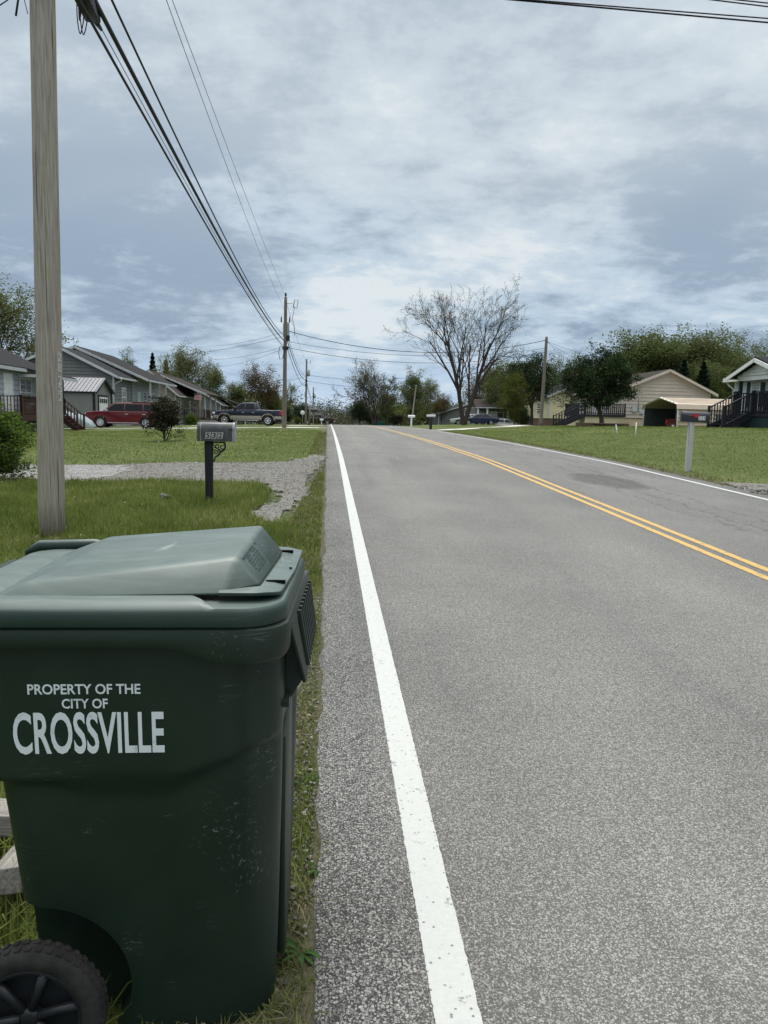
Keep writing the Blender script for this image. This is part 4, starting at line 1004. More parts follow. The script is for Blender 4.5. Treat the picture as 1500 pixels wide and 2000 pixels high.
# service drops from the second pole
S = Vector((-2.72, 52, 0))
def drop(z, px, py, Y, s, r, lab): cable(sag(S+Vector((0, 0, z)), at(px, py, Y), s), r, lab, MAT['cable'], "service_wire", 5)
drop(7.25, 1068, 664, 55, 1.15, .022, "dark service wire sagging across the road from the transformer to the grey pole")
drop(6.55, 1066, 680, 55, .75, .013, "middle service wire crossing the road from pole to pole")
drop(6.15, 1066, 688, 55, .9, .016, "lowest service wire crossing the road from pole to pole")
for z, px, py, Y, lab in ((7.2, 405, 676, 88, "upper service wire from the transformer pole towards the left houses"), (6.9, 300, 697, 62, "second service wire from the transformer pole towards the left houses"), (6.2, 408, 702, 90, "third service wire from the pole with small clip towards the left houses"), (6.1, 428, 716, 95, "lowest service wire from the transformer pole to the tan house")):
    cable(sag((-3.0, 52, z), at(px, py, Y), .25), .011, lab, MAT['cable'], "service_wire", 5)
E0 = Vector((16.06, 55, 7.6))
for px, py, Y, lab in ((1180, 697, 60, "upper wire from the grey pole to the beige house"), (1150, 708, 62, "middle wire from the grey pole behind the dark tree"), (1130, 715, 70, "lowest wire from the grey pole behind the dark tree")):
    cable(sag(E0-Vector((0, 0, .15)), at(px, py, Y), .2, 12), .010, lab, MAT['cable'], "service_wire", 5)
for (z2, z3, r, lab) in ((6.6, 6.5, .03, "thick cable continuing from the pickup's pole to the next pole"), (6.1, 5.7, .022, "lower cable continuing from the pickup's pole to the next pole"), (6.95, 7.0, .016, "thin cable continuing from the pickup's pole to the next pole"), (8.9, 8.6, .010, "high wire continuing from the pickup's pole to the next pole")):
    cable(sag((-2.80, 52, z2), (-2.86, 102, z3), .85 if z2 < 8 else .4), r, lab, MAT['cable'], "overhead_cable", 5)
for (z2, z3, lab) in ((6.2, 5.2, "upper far cable between the two distant poles"), (5.7, 4.8, "lower far cable between the two distant poles")):
    cable(sag((-2.86, 102, z2), (-2.95, 155, z3), .8), .028, lab, MAT['cable'], "overhead_cable", 5)
for z, px, py, Y, lab in ((7.1, 812, 736, 108, "upper distant wire crossing the road towards the leaning pole"), (6.3, 812, 752, 108, "lower distant wire crossing the road towards the leaning pole")):
    cable(sag((-2.85, 102, z), at(px, py, Y), .55), .02, lab, MAT['cable'], "service_wire", 5)
cable(sag((-2.95, 155, 5.4), at(752, 791, 150), .4), .02, "farthest wire crossing low over the road crest", MAT['cable'], "service_wire", 5)
for z, px, py, Y, lab in ((6.9, 543, 742, 112, "upper wire from the second far pole to the left trees"), (6.2, 570, 760, 112, "lower wire from the second far pole to the left trees")):
    cable(sag((-3.0, 102, z), at(px, py, Y), .2), .018, lab, MAT['cable'], "service_wire", 5)

# ================================================================== MAILBOXES
def tunnel_prof(w, h, n=12):                    # mailbox cross-section, flat bottom and round top, about u=0
    r = w/2; return [(-r, 0), (r, 0), (r, h-r)]+[(r*math.cos(R(a)), h-r+r*math.sin(R(a))) for a in np.linspace(0, 180, n)[1:-1]]+[(-r, h-r)]
def mailbox532():
    x, y = gpt(409, 982); z = G(x, y); root = thing("mailbox", "scuffed grey house mailbox numbered 532 on a black post with scrolled bracket", "mailbox", (x, y, z))
    top = at(408, 862, y); H = top.z-z; lean = top.x-x
    ps = MB(); ps.prism([(-.045, -.1), (.045, -.1), (.055+lean, H), (-.055+lean, H)], -.05, .05); o = ps.build("post", MAT['blackpost'], root, local=True, bevel=.004)
    L0, L1 = at(387, 855, y).x-x, at(460, 858, y).x-x; zb = H+.004; h = at(420, 822, y).z-at(420, 859, y).z; w = .185
    b = MB(); b.prism([(p[0], zb+p[1]) for p in tunnel_prof(w, h)], L0, L1-.03, 'YZ'); box = b.build("box", MAT['mail_grey'], root, local=True, bevel=.003, angle=40)
    d = MB(); d.prism([(p[0]*1.05, zb-.004+p[1]*1.03) for p in tunnel_prof(w, h)], L1-.035, L1, 'YZ')
    d.bb(L1, L1+.02, -.02, .02, zb+h*.9, zb+h+.02); dr = d.build("door", MAT['mail_edge'], root, local=True, bevel=.003, angle=40)
    e = MB(); e.prism([(p[0]*1.012, zb+p[1]*1.008) for p in tunnel_prof(w, h)], L0+.045, L0+.052, 'YZ'); e.build("seam", MAT['mail_edge'], box, local=True)
    f = MB(); f.bb(L1-.075, L1-.025, -w/2-.012, -w/2-.002, zb+h*.62, zb+h*.66); f.build("flag_arm", MAT['black'], root, local=True)
    r = MB(); 
    for k in range(3):
        u = L0+.105+k*.083
        r.add([(u, -w/2-.004, zb+.035), (u+.070, -w/2-.004, zb+.035), (u+.086, -w/2-.004, zb+.125), (u+.016, -w/2-.004, zb+.125)], [(0, 1, 2, 3)])
    pl = r.build("number_plate", MAT['plate'], box, local=True, fix=False); t = MB()
    for k, ch in enumerate("532"):
        u = L0+.115+k*.083; place_text(t, ch, lambda a, v, u=u: (u+a+v*.2, -w/2-.0065, zb+.044+v), .048, .072, .012)
    t.build("number", MAT['black'], pl, local=True, fix=False)
    # scrolled iron bracket between post and box, cut like fretwork
    s = MB(); x0 = .055+lean; T = lambda pts, rr: s.tube([(x0+a, 0, H-b_) for a, b_ in pts], rr, 8)
    T([(0, .012), (.17, .012)], .010); T([(.165, .01), (.17, .06), (.15, .115), (.105, .145), (.075, .185), (.03, .215), (.01, .28)], [.008, .012, .014, .012, .014, .011, .008])
    def spiral(cx, cz, r0, a0, turns, rr): T([(cx+r0*(1-t*.75)*math.cos(a0+t*turns), cz+r0*(1-t*.75)*math.sin(a0+t*turns)) for t in np.linspace(0, 1, 16)], rr)
    spiral(.125, .072, .045, -1.2, 7.0, .008); spiral(.055, .06, .038, 2.8, -6.5, .007); spiral(.035, .150, .034, -2.0, 6.5, .007); spiral(.088, .118, .022, 0, 6, .006)
    T([(.0, .03), (.05, .09), (.09, .13)], .007); T([(.0, .11), (.05, .13)], .006)
    s.build("bracket", MAT['iron'], root, local=True)
mailbox532()
def mailbox533():
    x, y = gpt(1343, 921); z = G(x, y); root = thing("mailbox", "black mailbox numbered 533 with a red flag on a leaning grey post", "mailbox", (x, y, z))
    t = at(1350, 824, y); H = t.z-z; lean = t.x-x; pw = .055
    ps = MB(); ps.prism([(-pw, -.1), (pw, -.1), (pw+lean, H), (-pw+lean, H)], -.05, .05); ps.build("post", MAT['post_wood'], root, local=True, bevel=.004)
    L0, L1 = at(1332, 824, y).x-x, at(1381, 826, y).x-x; h = at(1350, 803.5, y).z-at(1350, 824, y).z; w = .19; zb = H+.002
    # the box is swung a little so its door shows
    rot = Matrix.Rotation(R(-16), 3, 'Z'); c = Vector(((L0+L1)/2, 0, 0)); Ln = (L1-L0)*1.0
    def tr(p): q = rot @ Vector((p[0], p[1], 0)); return (c.x+q.x, q.y, zb+p[2]-.06*(p[0]+.1)*0.5)
    def pr(name, x0, x1, s, m, par): b = MB(); b.prism([(p[0]*s, p[1]*(s if s > 1 else 1)) for p in tunnel_prof(w, h)], x0, x1, 'YZ'); b.v = [tr(p) for p in b.v]; return b.build(name, m, par, local=True, bevel=.003, angle=40)
    box = pr("box", -Ln/2+.02, Ln/2, 1.0, MAT['mail_black'], root); pr("door", -Ln/2-.005, -Ln/2+.02, 1.04, MAT['mail_black'], root)
    f = MB(); f.bb(-.11, .03, -w/2-.014, -w/2-.004, h*.55, h*.62); f.bb(-.02, .05, -w/2-.014, -w/2-.004, h*.40, h*.84); f.lathe([(0, 0), (.016, 0), (.016, -.012), (0, -.014)], 10, (-.13, -w/2-.002, h*.58), 'Y'); f.v = [tr(p) for p in f.v]; f.build("flag", MAT['red'], root, local=True)
    t = MB(); t.bb(.062, .20, -w/2-.004, -w/2-.001, h*.20, h*.58); t.v = [tr(p) for p in t.v]; pl = t.build("number_plate", MAT['white'], box, local=True)
    t = MB()
    for k, ch in enumerate("533"): place_text(t, ch, lambda a, v, k=k: tr((.070+k*.043+a, -w/2-.006, h*.24+v)), .034, h*.31, .012)
    t.build("number", MAT['black'], pl, local=True, fix=False)
mailbox533()
def far_mailbox(px, py, Y, ph, bw, bh, bodymat, postmat, label, pw=.05):
    p = at(px, py, Y); x, y = p.x, Y; z = G(x, y); root = thing("mailbox", label, "mailbox", (x, y, z)); H = ph
    m = MB(); m.bb(-pw, pw, -pw, pw, -.1, H); m.build("post", postmat, root, local=True)
    m = MB(); m.prism([(a, H+b) for a, b in tunnel_prof(.2, bh)], -bw/2, bw/2, 'YZ'); m.build("box", bodymat, root, local=True, angle=40)
    m = MB(); m.prism([(a*1.05, H+b*1.03) for a, b in tunnel_prof(.2, bh)], bw/2-.02, bw/2+.02, 'YZ'); m.build("door", bodymat, root, local=True)
far_mailbox(612, 831, 74, 1.25, .74, .33, MAT['mail_black'], MAT['deck_tan'], "black mailbox on a brown post beside two thin grey posts, left of the road")
far_mailbox(803, 835, 68, .92, .62, .22, MAT['white'], MAT['white'], "white mailbox on a white post across the road", .07)
far_mailbox(841, 838, 56.5, .95, .66, .17, MAT['offwhite'], MAT['iron'], "pale mailbox on a black post across the road at the side drive", .09)
far_mailbox(628, 828, 112, .75, .5, .22, MAT['white'], MAT['white'], "small white mailbox near the road crest on the left", .06)
def post(px, py0, py1, Y, r, label, material):
    b = at(px, py0, Y); t = at(px+1, py1, Y); b.z = G(b.x, Y)-.05; m = MB(); m.tube([b, b.lerp(t, .5)+Vector((.01, 0, 0)), t], [r, r*.97, r*.9], 10); m.lathe([(r*.9, 0), (r*.5, .02), (0, .03)], 10, t)
    one(m, "post", material, label, "post", tuple(b))
post(604, 836, 793, 66, .075, "grey wooden post left of the black far mailbox", MAT['pole2'])
post(619, 829, 788, 92, .07, "tall thin grey post right of the black far mailbox", MAT['pole2'])
def round_sign():
    c = at(591, 806, 100); root = thing("round_sign", "small round white sign on a thin post left of the far utility pole", "sign", (c.x, 100, G(c.x, 100)))
    m = MB(); m.lathe([(0, 99.97), (.26, 99.97), (.29, 99.99), (.29, 100.02), (0, 100.03)], 20, (c.x, 0, c.z), 'Y'); m.build("sign_disc", MAT['white'], root)
    m = MB(); m.tube([(c.x, 100.05, G(c.x, 100)-.1), (c.x, 100.05, c.z)], .03, 6); m.build("sign_post", MAT['steel'], root)
round_sign()
def stake(x, y, x2, y2, label, r=.022):
    b = gpt(x2, y2); z = G(*b); t = at(x, y, b[1]); m = MB(); m.tube([(b[0], b[1], z-.08), (t.x, t.y, t.z)], [r, r*.9], 8); m.lathe([(r*.9, 0), (0, r*1.4)], 8, t)
    one(m, "marker_stake", MAT['white'], label, "stake", (b[0], b[1], z))
stake(1203, 830, 1207, 850, "leaning white marker stake on the right lawn before the planter"); stake(1243, 826, 1241, 853, "upright white marker stake on the right lawn")
stake(514, 821, 514, 829, "short white marker stake in the lawn before the blue pickup", .05)
def valve_cover():
    x, y = gpt(322, 978); root = thing("meter_cover", "half-buried grey stone block in the grass left of mailbox 532", "stone block", (x, y, G(x, y)))
    m = MB(); rr = random.Random(2); P = [(-.08, -.06, 0), (.07, -.07, 0), (.085, .05, 0), (-.06, .06, 0), (-.055, -.04, .10), (.035, -.045, .06), (.055, .035, .08), (-.045, .045, .115)]
    m.add(P, [(3, 2, 1, 0), (4, 5, 6, 7), (0, 1, 5, 4), (1, 2, 6, 5), (2, 3, 7, 6), (3, 0, 4, 7)]); m.build("block", MAT['brownbrick2'], root, local=True, bevel=.012, angle=40)
    m = MB(); m.lathe([(0, .02), (.05, .02), (.055, 0), (.05, -.02), (0, -.02)], 14, (.06, -.12, .04), 'Y'); m.build("cap", MAT['iron'], root, local=True)
valve_cover()
r_ = np.random.RandomState(9); pp = np.array([p1(.3).x+.16, 7.85])+r_.normal(0, 1, (140, 2))*np.array([.10, .06]); stones("wood_chips", pp, .016, MAT['chip'], 9, .3, .01)
# ================================================================== HOUSES
class Plane:
    """an upright wall plane: u runs along it, z up, o outwards"""
    def __init__(s, kind, c): s.k, s.c = kind, c
    def p(s, u, z, o=0.0):
        return {'Y-': (u, s.c-o, z), 'Y+': (u, s.c+o, z), 'X+': (s.c+o, u, z), 'X-': (s.c-o, u, z)}[s.k]
    def box(s, mb, u0, u1, z0, z1, o0, o1):
        a, b = s.p(u0, z0, o0), s.p(u1, z1, o1); return mb.bb(min(a[0], b[0]), max(a[0], b[0]), min(a[1], b[1]), max(a[1], b[1]), z0, z1)
def span(poly, z):
    us = []
    for i in range(len(poly)):
        (u0, z0), (u1, z1) = poly[i], poly[(i+1) % len(poly)]
        if (z0 <= z <= z1) or (z1 <= z <= z0):
            if abs(z1-z0) < 1e-9: us += [u0, u1]
            else: us.append(u0+(u1-u0)*(z-z0)/(z1-z0))
    return (min(us), max(us)) if us else None
def lapped(mb, pl, poly, lap=.28, d=.055):
    """real lap siding: every course leans out at its foot"""
    z0 = min(p[1] for p in poly); z1 = max(p[1] for p in poly); z = z0
    while z < z1-.01:
        zt = min(z+lap, z1-.002); a = span(poly, z+.0005); b = span(poly, zt-.0005)
        if a and b:
            V = [pl.p(a[0], z, d), pl.p(a[1], z, d), pl.p(b[1], zt, .003), pl.p(b[0], zt, .003), pl.p(a[0], z, 0), pl.p(a[1], z, 0)]
            mb.add(V, [(0, 1, 2, 3), (4, 5, 1, 0)])
        z = zt if zt > z+.001 else z1
    mb.add([pl.p(u, zz, -.02) for u, zz in poly], [tuple(range(len(poly)))])
def window(parent, pl, u, z, w, h, rails=True, glass='glass', shutter=None, frame='white'):
    m = MB(); f = .07
    pl.box(m, u-w/2-f, u+w/2+f, z-f, z, .02, .07); pl.box(m, u-w/2-f, u+w/2+f, z+h, z+h+f, .02, .07)
    pl.box(m, u-w/2-f, u-w/2, z, z+h, .02, .07); pl.box(m, u+w/2, u+w/2+f, z, z+h, .02, .07)
    if rails: pl.box(m, u-w/2, u+w/2, z+h*.48, z+h*.53, .02, .062)
    if rails == 2: pl.box(m, u-.025, u+.025, z, z+h, .022, .058)
    o = m.build("window", MAT[frame], parent); g = MB(); pl.box(g, u-w/2, u+w/2, z, z+h, .021, .04); g.build("pane", MAT[glass], o)
    if shutter:
        s = MB()
        for k in (-1, 1):
            a = u+k*(w/2+f+.2); pl.box(s, a-.18, a+.18, z-f, z+h+f, .022, .06)
            for q in range(int(h/.12)): pl.box(s, a-.14, a+.14, z+q*.12, z+q*.12+.07, .06, .068)
        s.build("shutter", MAT[shutter], o)
def door(parent, pl, u, z, w=.95, h=2.05, material='white', lights=None):
    m = MB(); pl.box(m, u-w/2, u+w/2, z, z+h, .022, .05); f = .09
    for k in (.12, .55): pl.box(m, u-w*.36, u-w*.06, z+h*k, z+h*(k+.36), .05, .06); pl.box(m, u+w*.06, u+w*.36, z+h*k, z+h*(k+.36), .05, .06)
    d = m.build("door", MAT[material], parent); t = MB(); pl.box(t, u-w/2-f, u-w/2, z, z+h+f, .022, .075); pl.box(t, u+w/2, u+w/2+f, z, z+h+f, .022, .075); pl.box(t, u-w/2, u+w/2, z+h, z+h+f, .022, .075)
    t.build("door_frame", MAT['white'], d); k = MB(); pl.box(k, u+w*.36, u+w*.42, z+.95, z+1.02, .05, .10); k.build("door_handle", MAT['steel'], d); return d
def rail(mb, a, b, h=.95, gap=.15, t=.04):
    a, b = Vector(a), Vector(b); up = Vector((0, 0, 1)); mb.bar(a+up*h, b+up*h, .09, .05); mb.bar(a+up*.10, b+up*.10, .05, .07); n = max(2, int((b-a).length/gap))
    for k in range(n+1):
        p = a.lerp(b, k/n); big = k in (0, n); s = .10 if big else t; mb.box(p+up*((h+(.08 if big else 0))/2), (s, s, h+(.08 if big else 0)))
def stairs(mb, top, bot, width_vec, n):
    top, bot, w = Vector(top), Vector(bot), Vector(width_vec)
    for k in range(n):
        p = top.lerp(bot, (k+.5)/n); q = top.lerp(bot, (k+1)/n); d = (bot-top); d.z = 0; L = d.length/n; c = p+w/2; c.z = q.z+.02
        sx = abs(d.normalized().x)*L*1.1+abs(w.x); sy = abs(d.normalized().y)*L*1.1+abs(w.y); mb.box(c, (max(sx, .05), max(sy, .05), .05))
    for o in (Vector((0, 0, 0)), w): mb.bar(top+o-Vector((0, 0, .12)), bot+o-Vector((0, 0, .05)), .06, .26)
def gable_house(name, label, x0, x1, y0, y1, zb, zf, el, er, xr, zp, siding, roofm, found, oh=.45, lap=.28, trim='offwhite', faces=('Y-', 'X+'), cat="house"):
    root = thing(name, label, cat, ((x0+x1)/2, (y0+y1)/2, zb)); W = MB(); g = [(x0, zf), (x1, zf), (x1, er), (xr, zp), (x0, el)]
    lapped(W, Plane('Y-', y0), g, lap); lapped(W, Plane('Y+', y1), g, lap)
    lapped(W, Plane('X+', x1), [(y0, zf), (y1, zf), (y1, er), (y0, er)], lap); lapped(W, Plane('X-', x0), [(y0, zf), (y1, zf), (y1, el), (y0, el)], lap)
    w = W.build("wall", MAT[siding], root, fix=False)
    for cx in (x0, x1):
        for cy in (y0, y1): MB().box((cx, cy, (zf+(el if cx == x0 else er))/2), (.14, .14, (el if cx == x0 else er)-zf)).build("corner_board", MAT[trim], w)
    f = MB(); f.bb(x0+.03, x1-.03, y0+.03, y1-.03, zb-.8, zf); f.build("foundation", MAT[found], root)
    rf = MB(); ks = []
    for xe, ze in ((x0, el), (x1, er)):
        s = (zp-ze)/(xe-xr); dx = oh if xe > xr else -oh; e = (xe+dx, ze-abs(s)*oh+.16); r = (xr, zp+.16)
        rf.slab([(r[0], y0-oh, r[1]), (r[0], y1+oh, r[1]), (e[0], y1+oh, e[1]), (e[0], y0-oh, e[1])], .10); ks.append((r, e))
    ro = rf.build("roof", MAT[roofm], root); t = MB()
    for r, e in ks:
        for yy in (y0-oh-.03, y1+oh+.03): t.bar((r[0], yy, r[1]-.12), (e[0], yy, e[1]-.12), .05, .20)
        sx = .03 if e[0] > r[0] else -.03; t.bb(e[0]+sx-.05, e[0]+sx+.05, y0-oh, y1+oh, e[1]-.24, e[1]-.06)
        t.slab([(r[0], y0-oh, r[1]-.13), (r[0], y0, r[1]-.13), (e[0], y0, e[1]-.13), (e[0], y0-oh, e[1]-.13)], .02)
    t.build("fascia", MAT[trim], ro); return root, ro
# ---- left side of the road
def house_a():
    gz = G(-17, 44); root, ro = gable_house("house", "pale grey sided house with brown porch rail at the left edge behind the shrub", -26, -17.5, 33, 47.6, gz, 1.25, 3.95, 3.95, -21.8, 6.0, 'siding_lightgrey', 'shingle', 'block')
    F = Plane('X+', -17.5); door(root, F, 42.6, 1.32, 1.0, 2.1); window(root, F, 45.0, 1.75, 1.5, 1.55, 2); window(root, F, 39.3, 1.55, 1.0, 1.6); window(root, F, 36, 1.55, 1.0, 1.6)
    d = MB(); fz = 1.30; d.bb(-17.45, -16.1, 41.0, 47.4, fz-.10, fz); d.bb(-16.16, -16.1, 41.0, 47.4, fz-.34, fz-.10)
    dk = d.build("deck", MAT['deck_brown'], root); r = MB(); rail(r, (-16.15, 41.05, fz), (-16.15, 46.1, fz)); rail(r, (-17.4, 41.05, fz), (-16.2, 41.05, fz)); r.build("railing", MAT['deck_brown'], dk)
    sk = MB(); sk.bb(-17.4, -16.3, 41.2, 47.2, gz-.4, fz-.35); sk.build("skirting", MAT['black'], dk)
    st = MB(); stairs(st, (-16.1, 46.2, fz), (-14.95, 46.2, gz+.05), (0, 1.15, 0), 5); s = st.build("stairs", MAT['deck_brown'], dk)
    r = MB()
    for y in (46.15, 47.4): rail(r, (-16.1, y, fz), (-14.98, y, gz+.06), .9, .22)
    r.each(2, "stair_rail", MAT['deck_brown'], s)
    pr = MB(); pr.slab([(-17.6, 44.0, 4.05), (-17.6, 48.1, 4.05), (-15.6, 48.1, 3.55), (-15.6, 44.0, 3.55)], .12); o = pr.build("porch_roof", MAT['shingle'], root)
    q = MB(); q.bb(-15.62, -15.54, 44.0, 48.1, 3.34, 3.50); q.bb(-17.5, -15.6, 43.95, 44.03, 3.38, 3.54); q.build("porch_fascia", MAT['offwhite'], o); p = MB(); p.bb(-16.24, -16.10, 47.2, 47.34, fz, 3.5); p.bb(-16.24, -16.10, 44.1, 44.24, fz, 3.5); p.each(len(p.st), "porch_post", MAT['black'], root)
    c = MB(); c.lathe([(0, 0), (.26, .02), (.30, .35), (.26, .6), (.2, .66), (0, .68)], 14, (-16.8, 43.8, fz)); one(c, "white_urn", MAT['white'], "white rounded urn on the brown porch of the left house", "urn", (-16.8, 43.8, fz))
house_a()
def shed():
    x0, x1, y0, y1 = -23, -17.55, 58, 62.4; zb = G(-18, 59); h = 3.05; zr = 4.05; root = thing("garden_shed", "grey panel shed with metal roof and small white garage door", "shed", ((x0+x1)/2, 60, zb))
    W = MB(); W.bb(x0, x1, y0, y1, zb, h)
    for k in range(28): u = x0+.1+k*.195; W.bb(u, u+.10, y0-.018, y0, zb+.05, h-.05)
    ym = (y0+y1)/2; W.prism([(y0, h), (y1, h), (ym, zr)], x0+.001, x1-.001, 'YZ'); w = W.build("wall", MAT['shed'], root)
    t = MB(); 
    for cx, cy in ((x1, y0), (x1, y1)): t.box((cx, cy, (zb+h)/2), (.16, .16, h-zb))
    t.bb(x0, x1, y0-.16, y0-.06, h-.12, h+.02); t.build("dark_trim", MAT['black'], w)
    r = MB(); e = .25
    for s in (-1, 1): r.slab([(x0-e, ym, zr+.10), (x1+e, ym, zr+.10), (x1+e, ym+s*((y1-y0)/2+e), h-.02), (x0-e, ym+s*((y1-y0)/2+e), h-.02)], .05)
    for k in range(20):
        u = x0+.05+k*.29; r.bar((u, ym, zr+.125), (u, y0-e, h+.005), .035, .04)
    ro = r.build("roof", MAT['metal_roof'], root); f = MB()
    for s in (-1, 1): f.bar((x1+e, ym, zr+.02), (x1+e, ym+s*((y1-y0)/2+e), h-.10), .06, .17)
    f.build("rake_board", MAT['black'], ro)
    P = Plane('X+', x1); m = MB(); P.box(m, ym-1.15, ym+1.15, zb+.05, zb+2.35, .005, .05)
    for k in range(1, 4): P.box(m, ym-1.12, ym+1.12, zb+.05+k*.575-.01, zb+.05+k*.575+.01, .05, .06)
    d = m.build("garage_door", MAT['white'], root); g = MB()
    for k in range(4): P.box(g, ym-.98+k*.52, ym-.60+k*.52, zb+1.88, zb+2.22, .05, .065)
    g.build("door_window", MAT['black'], d); f = MB(); P.box(f, ym-1.3, ym-1.16, zb, zb+2.5, .004, .07); P.box(f, ym+1.16, ym+1.3, zb, zb+2.5, .004, .07); P.box(f, ym-1.16, ym+1.16, zb+2.36, zb+2.5, .004, .07); f.build("door_frame", MAT['black'], d)
shed()
def house_b():
    gz = G(-17, 66); root, ro = gable_house("house", "dark grey sided house with two overlapping gables behind the shed", -27, -17.9, 64.5, 70.5, gz, 1.25, 4.62, 4.62, -22.2, 6.72, 'siding_grey', 'shingle', 'block')
    W = MB(); g = [(-27.5, 1.25), (-18.0, 1.25), (-18.0, 5.1), (-22.8, 7.3), (-27.5, 5.1)]; lapped(W, Plane('Y-', 70.6), g); lapped(W, Plane('X+', -18.0), [(70.6, 1.25), (82, 1.25), (82, 5.1), (70.6, 5.1)]); W.build("rear_wall", MAT['siding_lightgrey'], root, fix=False)
    r2 = MB()
    for xe, ze in ((-28, 4.9), (-16.3, 4.62)): r2.slab([(-22.8, 70.0, 7.45), (-22.8, 82.5, 7.45), (xe, 82.5, ze), (xe, 70.0, ze)], .12)
    rr = r2.build("rear_roof", MAT['shingle'], root); t = MB(); t.bar((-22.8, 69.95, 7.30), (-16.3, 69.95, 4.47), .06, .22); t.bar((-22.8, 69.95, 7.30), (-28, 69.95, 4.75), .06, .22); t.bb(-16.32, -16.24, 70, 82.5, 4.38, 4.56); t.build("rear_fascia", MAT['offwhite'], rr)
    F = Plane('X+', -17.9); window(root, F, 67.5, 2.1, 1.2, 1.5, 2); F2 = Plane('X+', -18.0); window(root, F2, 75.5, 2.0, 1.1, 1.5); door(root, F2, 73.2, 1.35); window(root, F2, 79, 2.0, 1.1, 1.5)
    fz = 1.27; d = MB(); d.bb(-17.95, -16.35, 70.8, 79, fz-.15, fz); dk = d.build("deck", MAT['deck_dark'], root); r = MB(); rail(r, (-16.4, 70.9, fz), (-16.4, 77.5, fz)); rail(r, (-17.9, 70.9, fz), (-16.45, 70.9, fz)); r.bb(-16.5, -16.35, 70.8, 77.4, 2.9, 3.1); r.build("railing", MAT['deck_dark'], dk)
    p = MB()
    for y in (70.9, 77.4): p.bb(-16.47, -16.32, y, y+.15, fz, 4.4)
    p.each(len(p.st), "porch_post", MAT['offwhite'], root); sk = MB(); sk.bb(-17.9, -16.5, 71, 78.8, gz-.3, fz-.16); sk.build("skirting", MAT['block'], dk)
    gt = MB(); gt.tube([(-17.1, 63.9, 4.35), (-17.1, 64.0, 4.15), (-17.8, 64.4, 3.85), (-17.8, 64.45, gz)], .05, 6); gt.build("downspout", MAT['offwhite'], root)
house_b()
def house_c():
    gz = G(-17, 95); root, ro = gable_house("house", "tan sided house with brown stepped porch, third along the left side", -26, -17.9, 90, 108, gz, 1.0, 3.95, 3.95, -20.9, 6.4, 'siding_tan', 'shingle_brown', 'block')
    r = MB(); r.slab([(-20.5, 94, 6.35), (-20.5, 108, 6.35), (-14.9, 108, 4.05), (-14.9, 94, 4.05)], .12); o = r.build("porch_roof", MAT['shingle_brown'], root); t = MB(); t.bar((-20.5, 93.95, 6.2), (-14.9, 93.95, 3.93), .06, .22); t.build("porch_fascia", MAT['offwhite'], o)
    F = Plane('X+', -17.9); window(root, F, 92.2, 1.7, 1.0, 1.6); door(root, F, 99, 1.1); window(root, F, 102.5, 1.6, 1.6, 1.5, 2)
    fz = 1.05; d = MB(); d.bb(-17.85, -15.2, 95, 105, fz-.2, fz); dk = d.build("deck", MAT['deck_brown'], root); q = MB(); rail(q, (-15.3, 95.1, fz), (-15.3, 104, fz), 1.0, .2, .06); rail(q, (-17.8, 95.1, fz), (-15.35, 95.1, fz), 1.0, .2, .06); q.build("railing", MAT['deck_brown'], dk)
    s = MB(); stairs(s, (-15.2, 103, fz), (-13.4, 103, gz+.05), (0, 1.4, 0), 4); ss_ = s.build("stairs", MAT['deck_brown'], dk); q = MB(); rail(q, (-15.2, 103, fz), (-13.4, 103, gz), .9, .3, .06); rail(q, (-15.2, 104.4, fz), (-13.4, 104.4, gz), .9, .3, .06); q.each(2, "stair_rail", MAT['deck_brown'], ss_)
    p = MB()
    for y in (95.1, 99.5, 104): p.bb(-15.4, -15.22, y, y+.18, fz, 4.1)
    p.each(len(p.st), "porch_post", MAT['offwhite'], root)
    f = MB(); c = at(380, 772, 94); f.add([c+Vector((0, 0, 0)), c+Vector((.9, .1, .1)), c+Vector((.85, .15, -.6)), c+Vector((-.1, .05, -.55))], [(0, 1, 2, 3)]); f.v += [tuple(Vector(v)+Vector((0, .03, 0))) for v in f.v[:4]]; f.f += [(7, 6, 5, 4)]; f.sm += [False]
    fl = thing("porch_flag", "small faded striped flag hanging at the tan house porch", "flag", tuple(c)); f.build("cloth", MAT['flagcloth'], fl, fix=False); g = MB(); g.tube([c+Vector((-.1, 0, .15)), c+Vector((1.0, .1, .2))], .02, 6); g.build("flag_pole", MAT['offwhite'], fl)
    f = MB(); a, b = at(390, 835, 82), at(391, 770, 82); f.tube([a, b], .045, 8); f.lathe([(0, 0), (.07, .03), (0, .1)], 8, b); one(f, "flag_pole", MAT['deck_tan'], "thin upright wooden pole in front of the tan house porch", "pole", tuple(a))
house_c()
def house_d():
    gz = G(-17, 125); root, ro = gable_house("house", "farthest grey house on the left showing only roof and gable behind the pickup", -26, -17.2, 122, 136, gz, .7, 3.3, 3.3, -21.5, 5.9, 'siding_grey', 'shingle', 'block')
    F = Plane('X+', -17.2); window(root, F, 126, 1.4, 1.4, 1.4); door(root, F, 130, .8)
    r = MB(); r.slab([(-20, 127, 5.2), (-20, 134, 5.2), (-13.6, 134, 2.9), (-13.6, 127, 2.9)], .12); r.build("porch_roof", MAT['shingle'], root); p = MB(); p.bb(-13.9, -13.7, 127.2, 127.4, gz, 2.9); p.bb(-13.9, -13.7, 133.6, 133.8, gz, 2.9); p.each(len(p.st), "porch_post", MAT['offwhite'], root)
house_d()
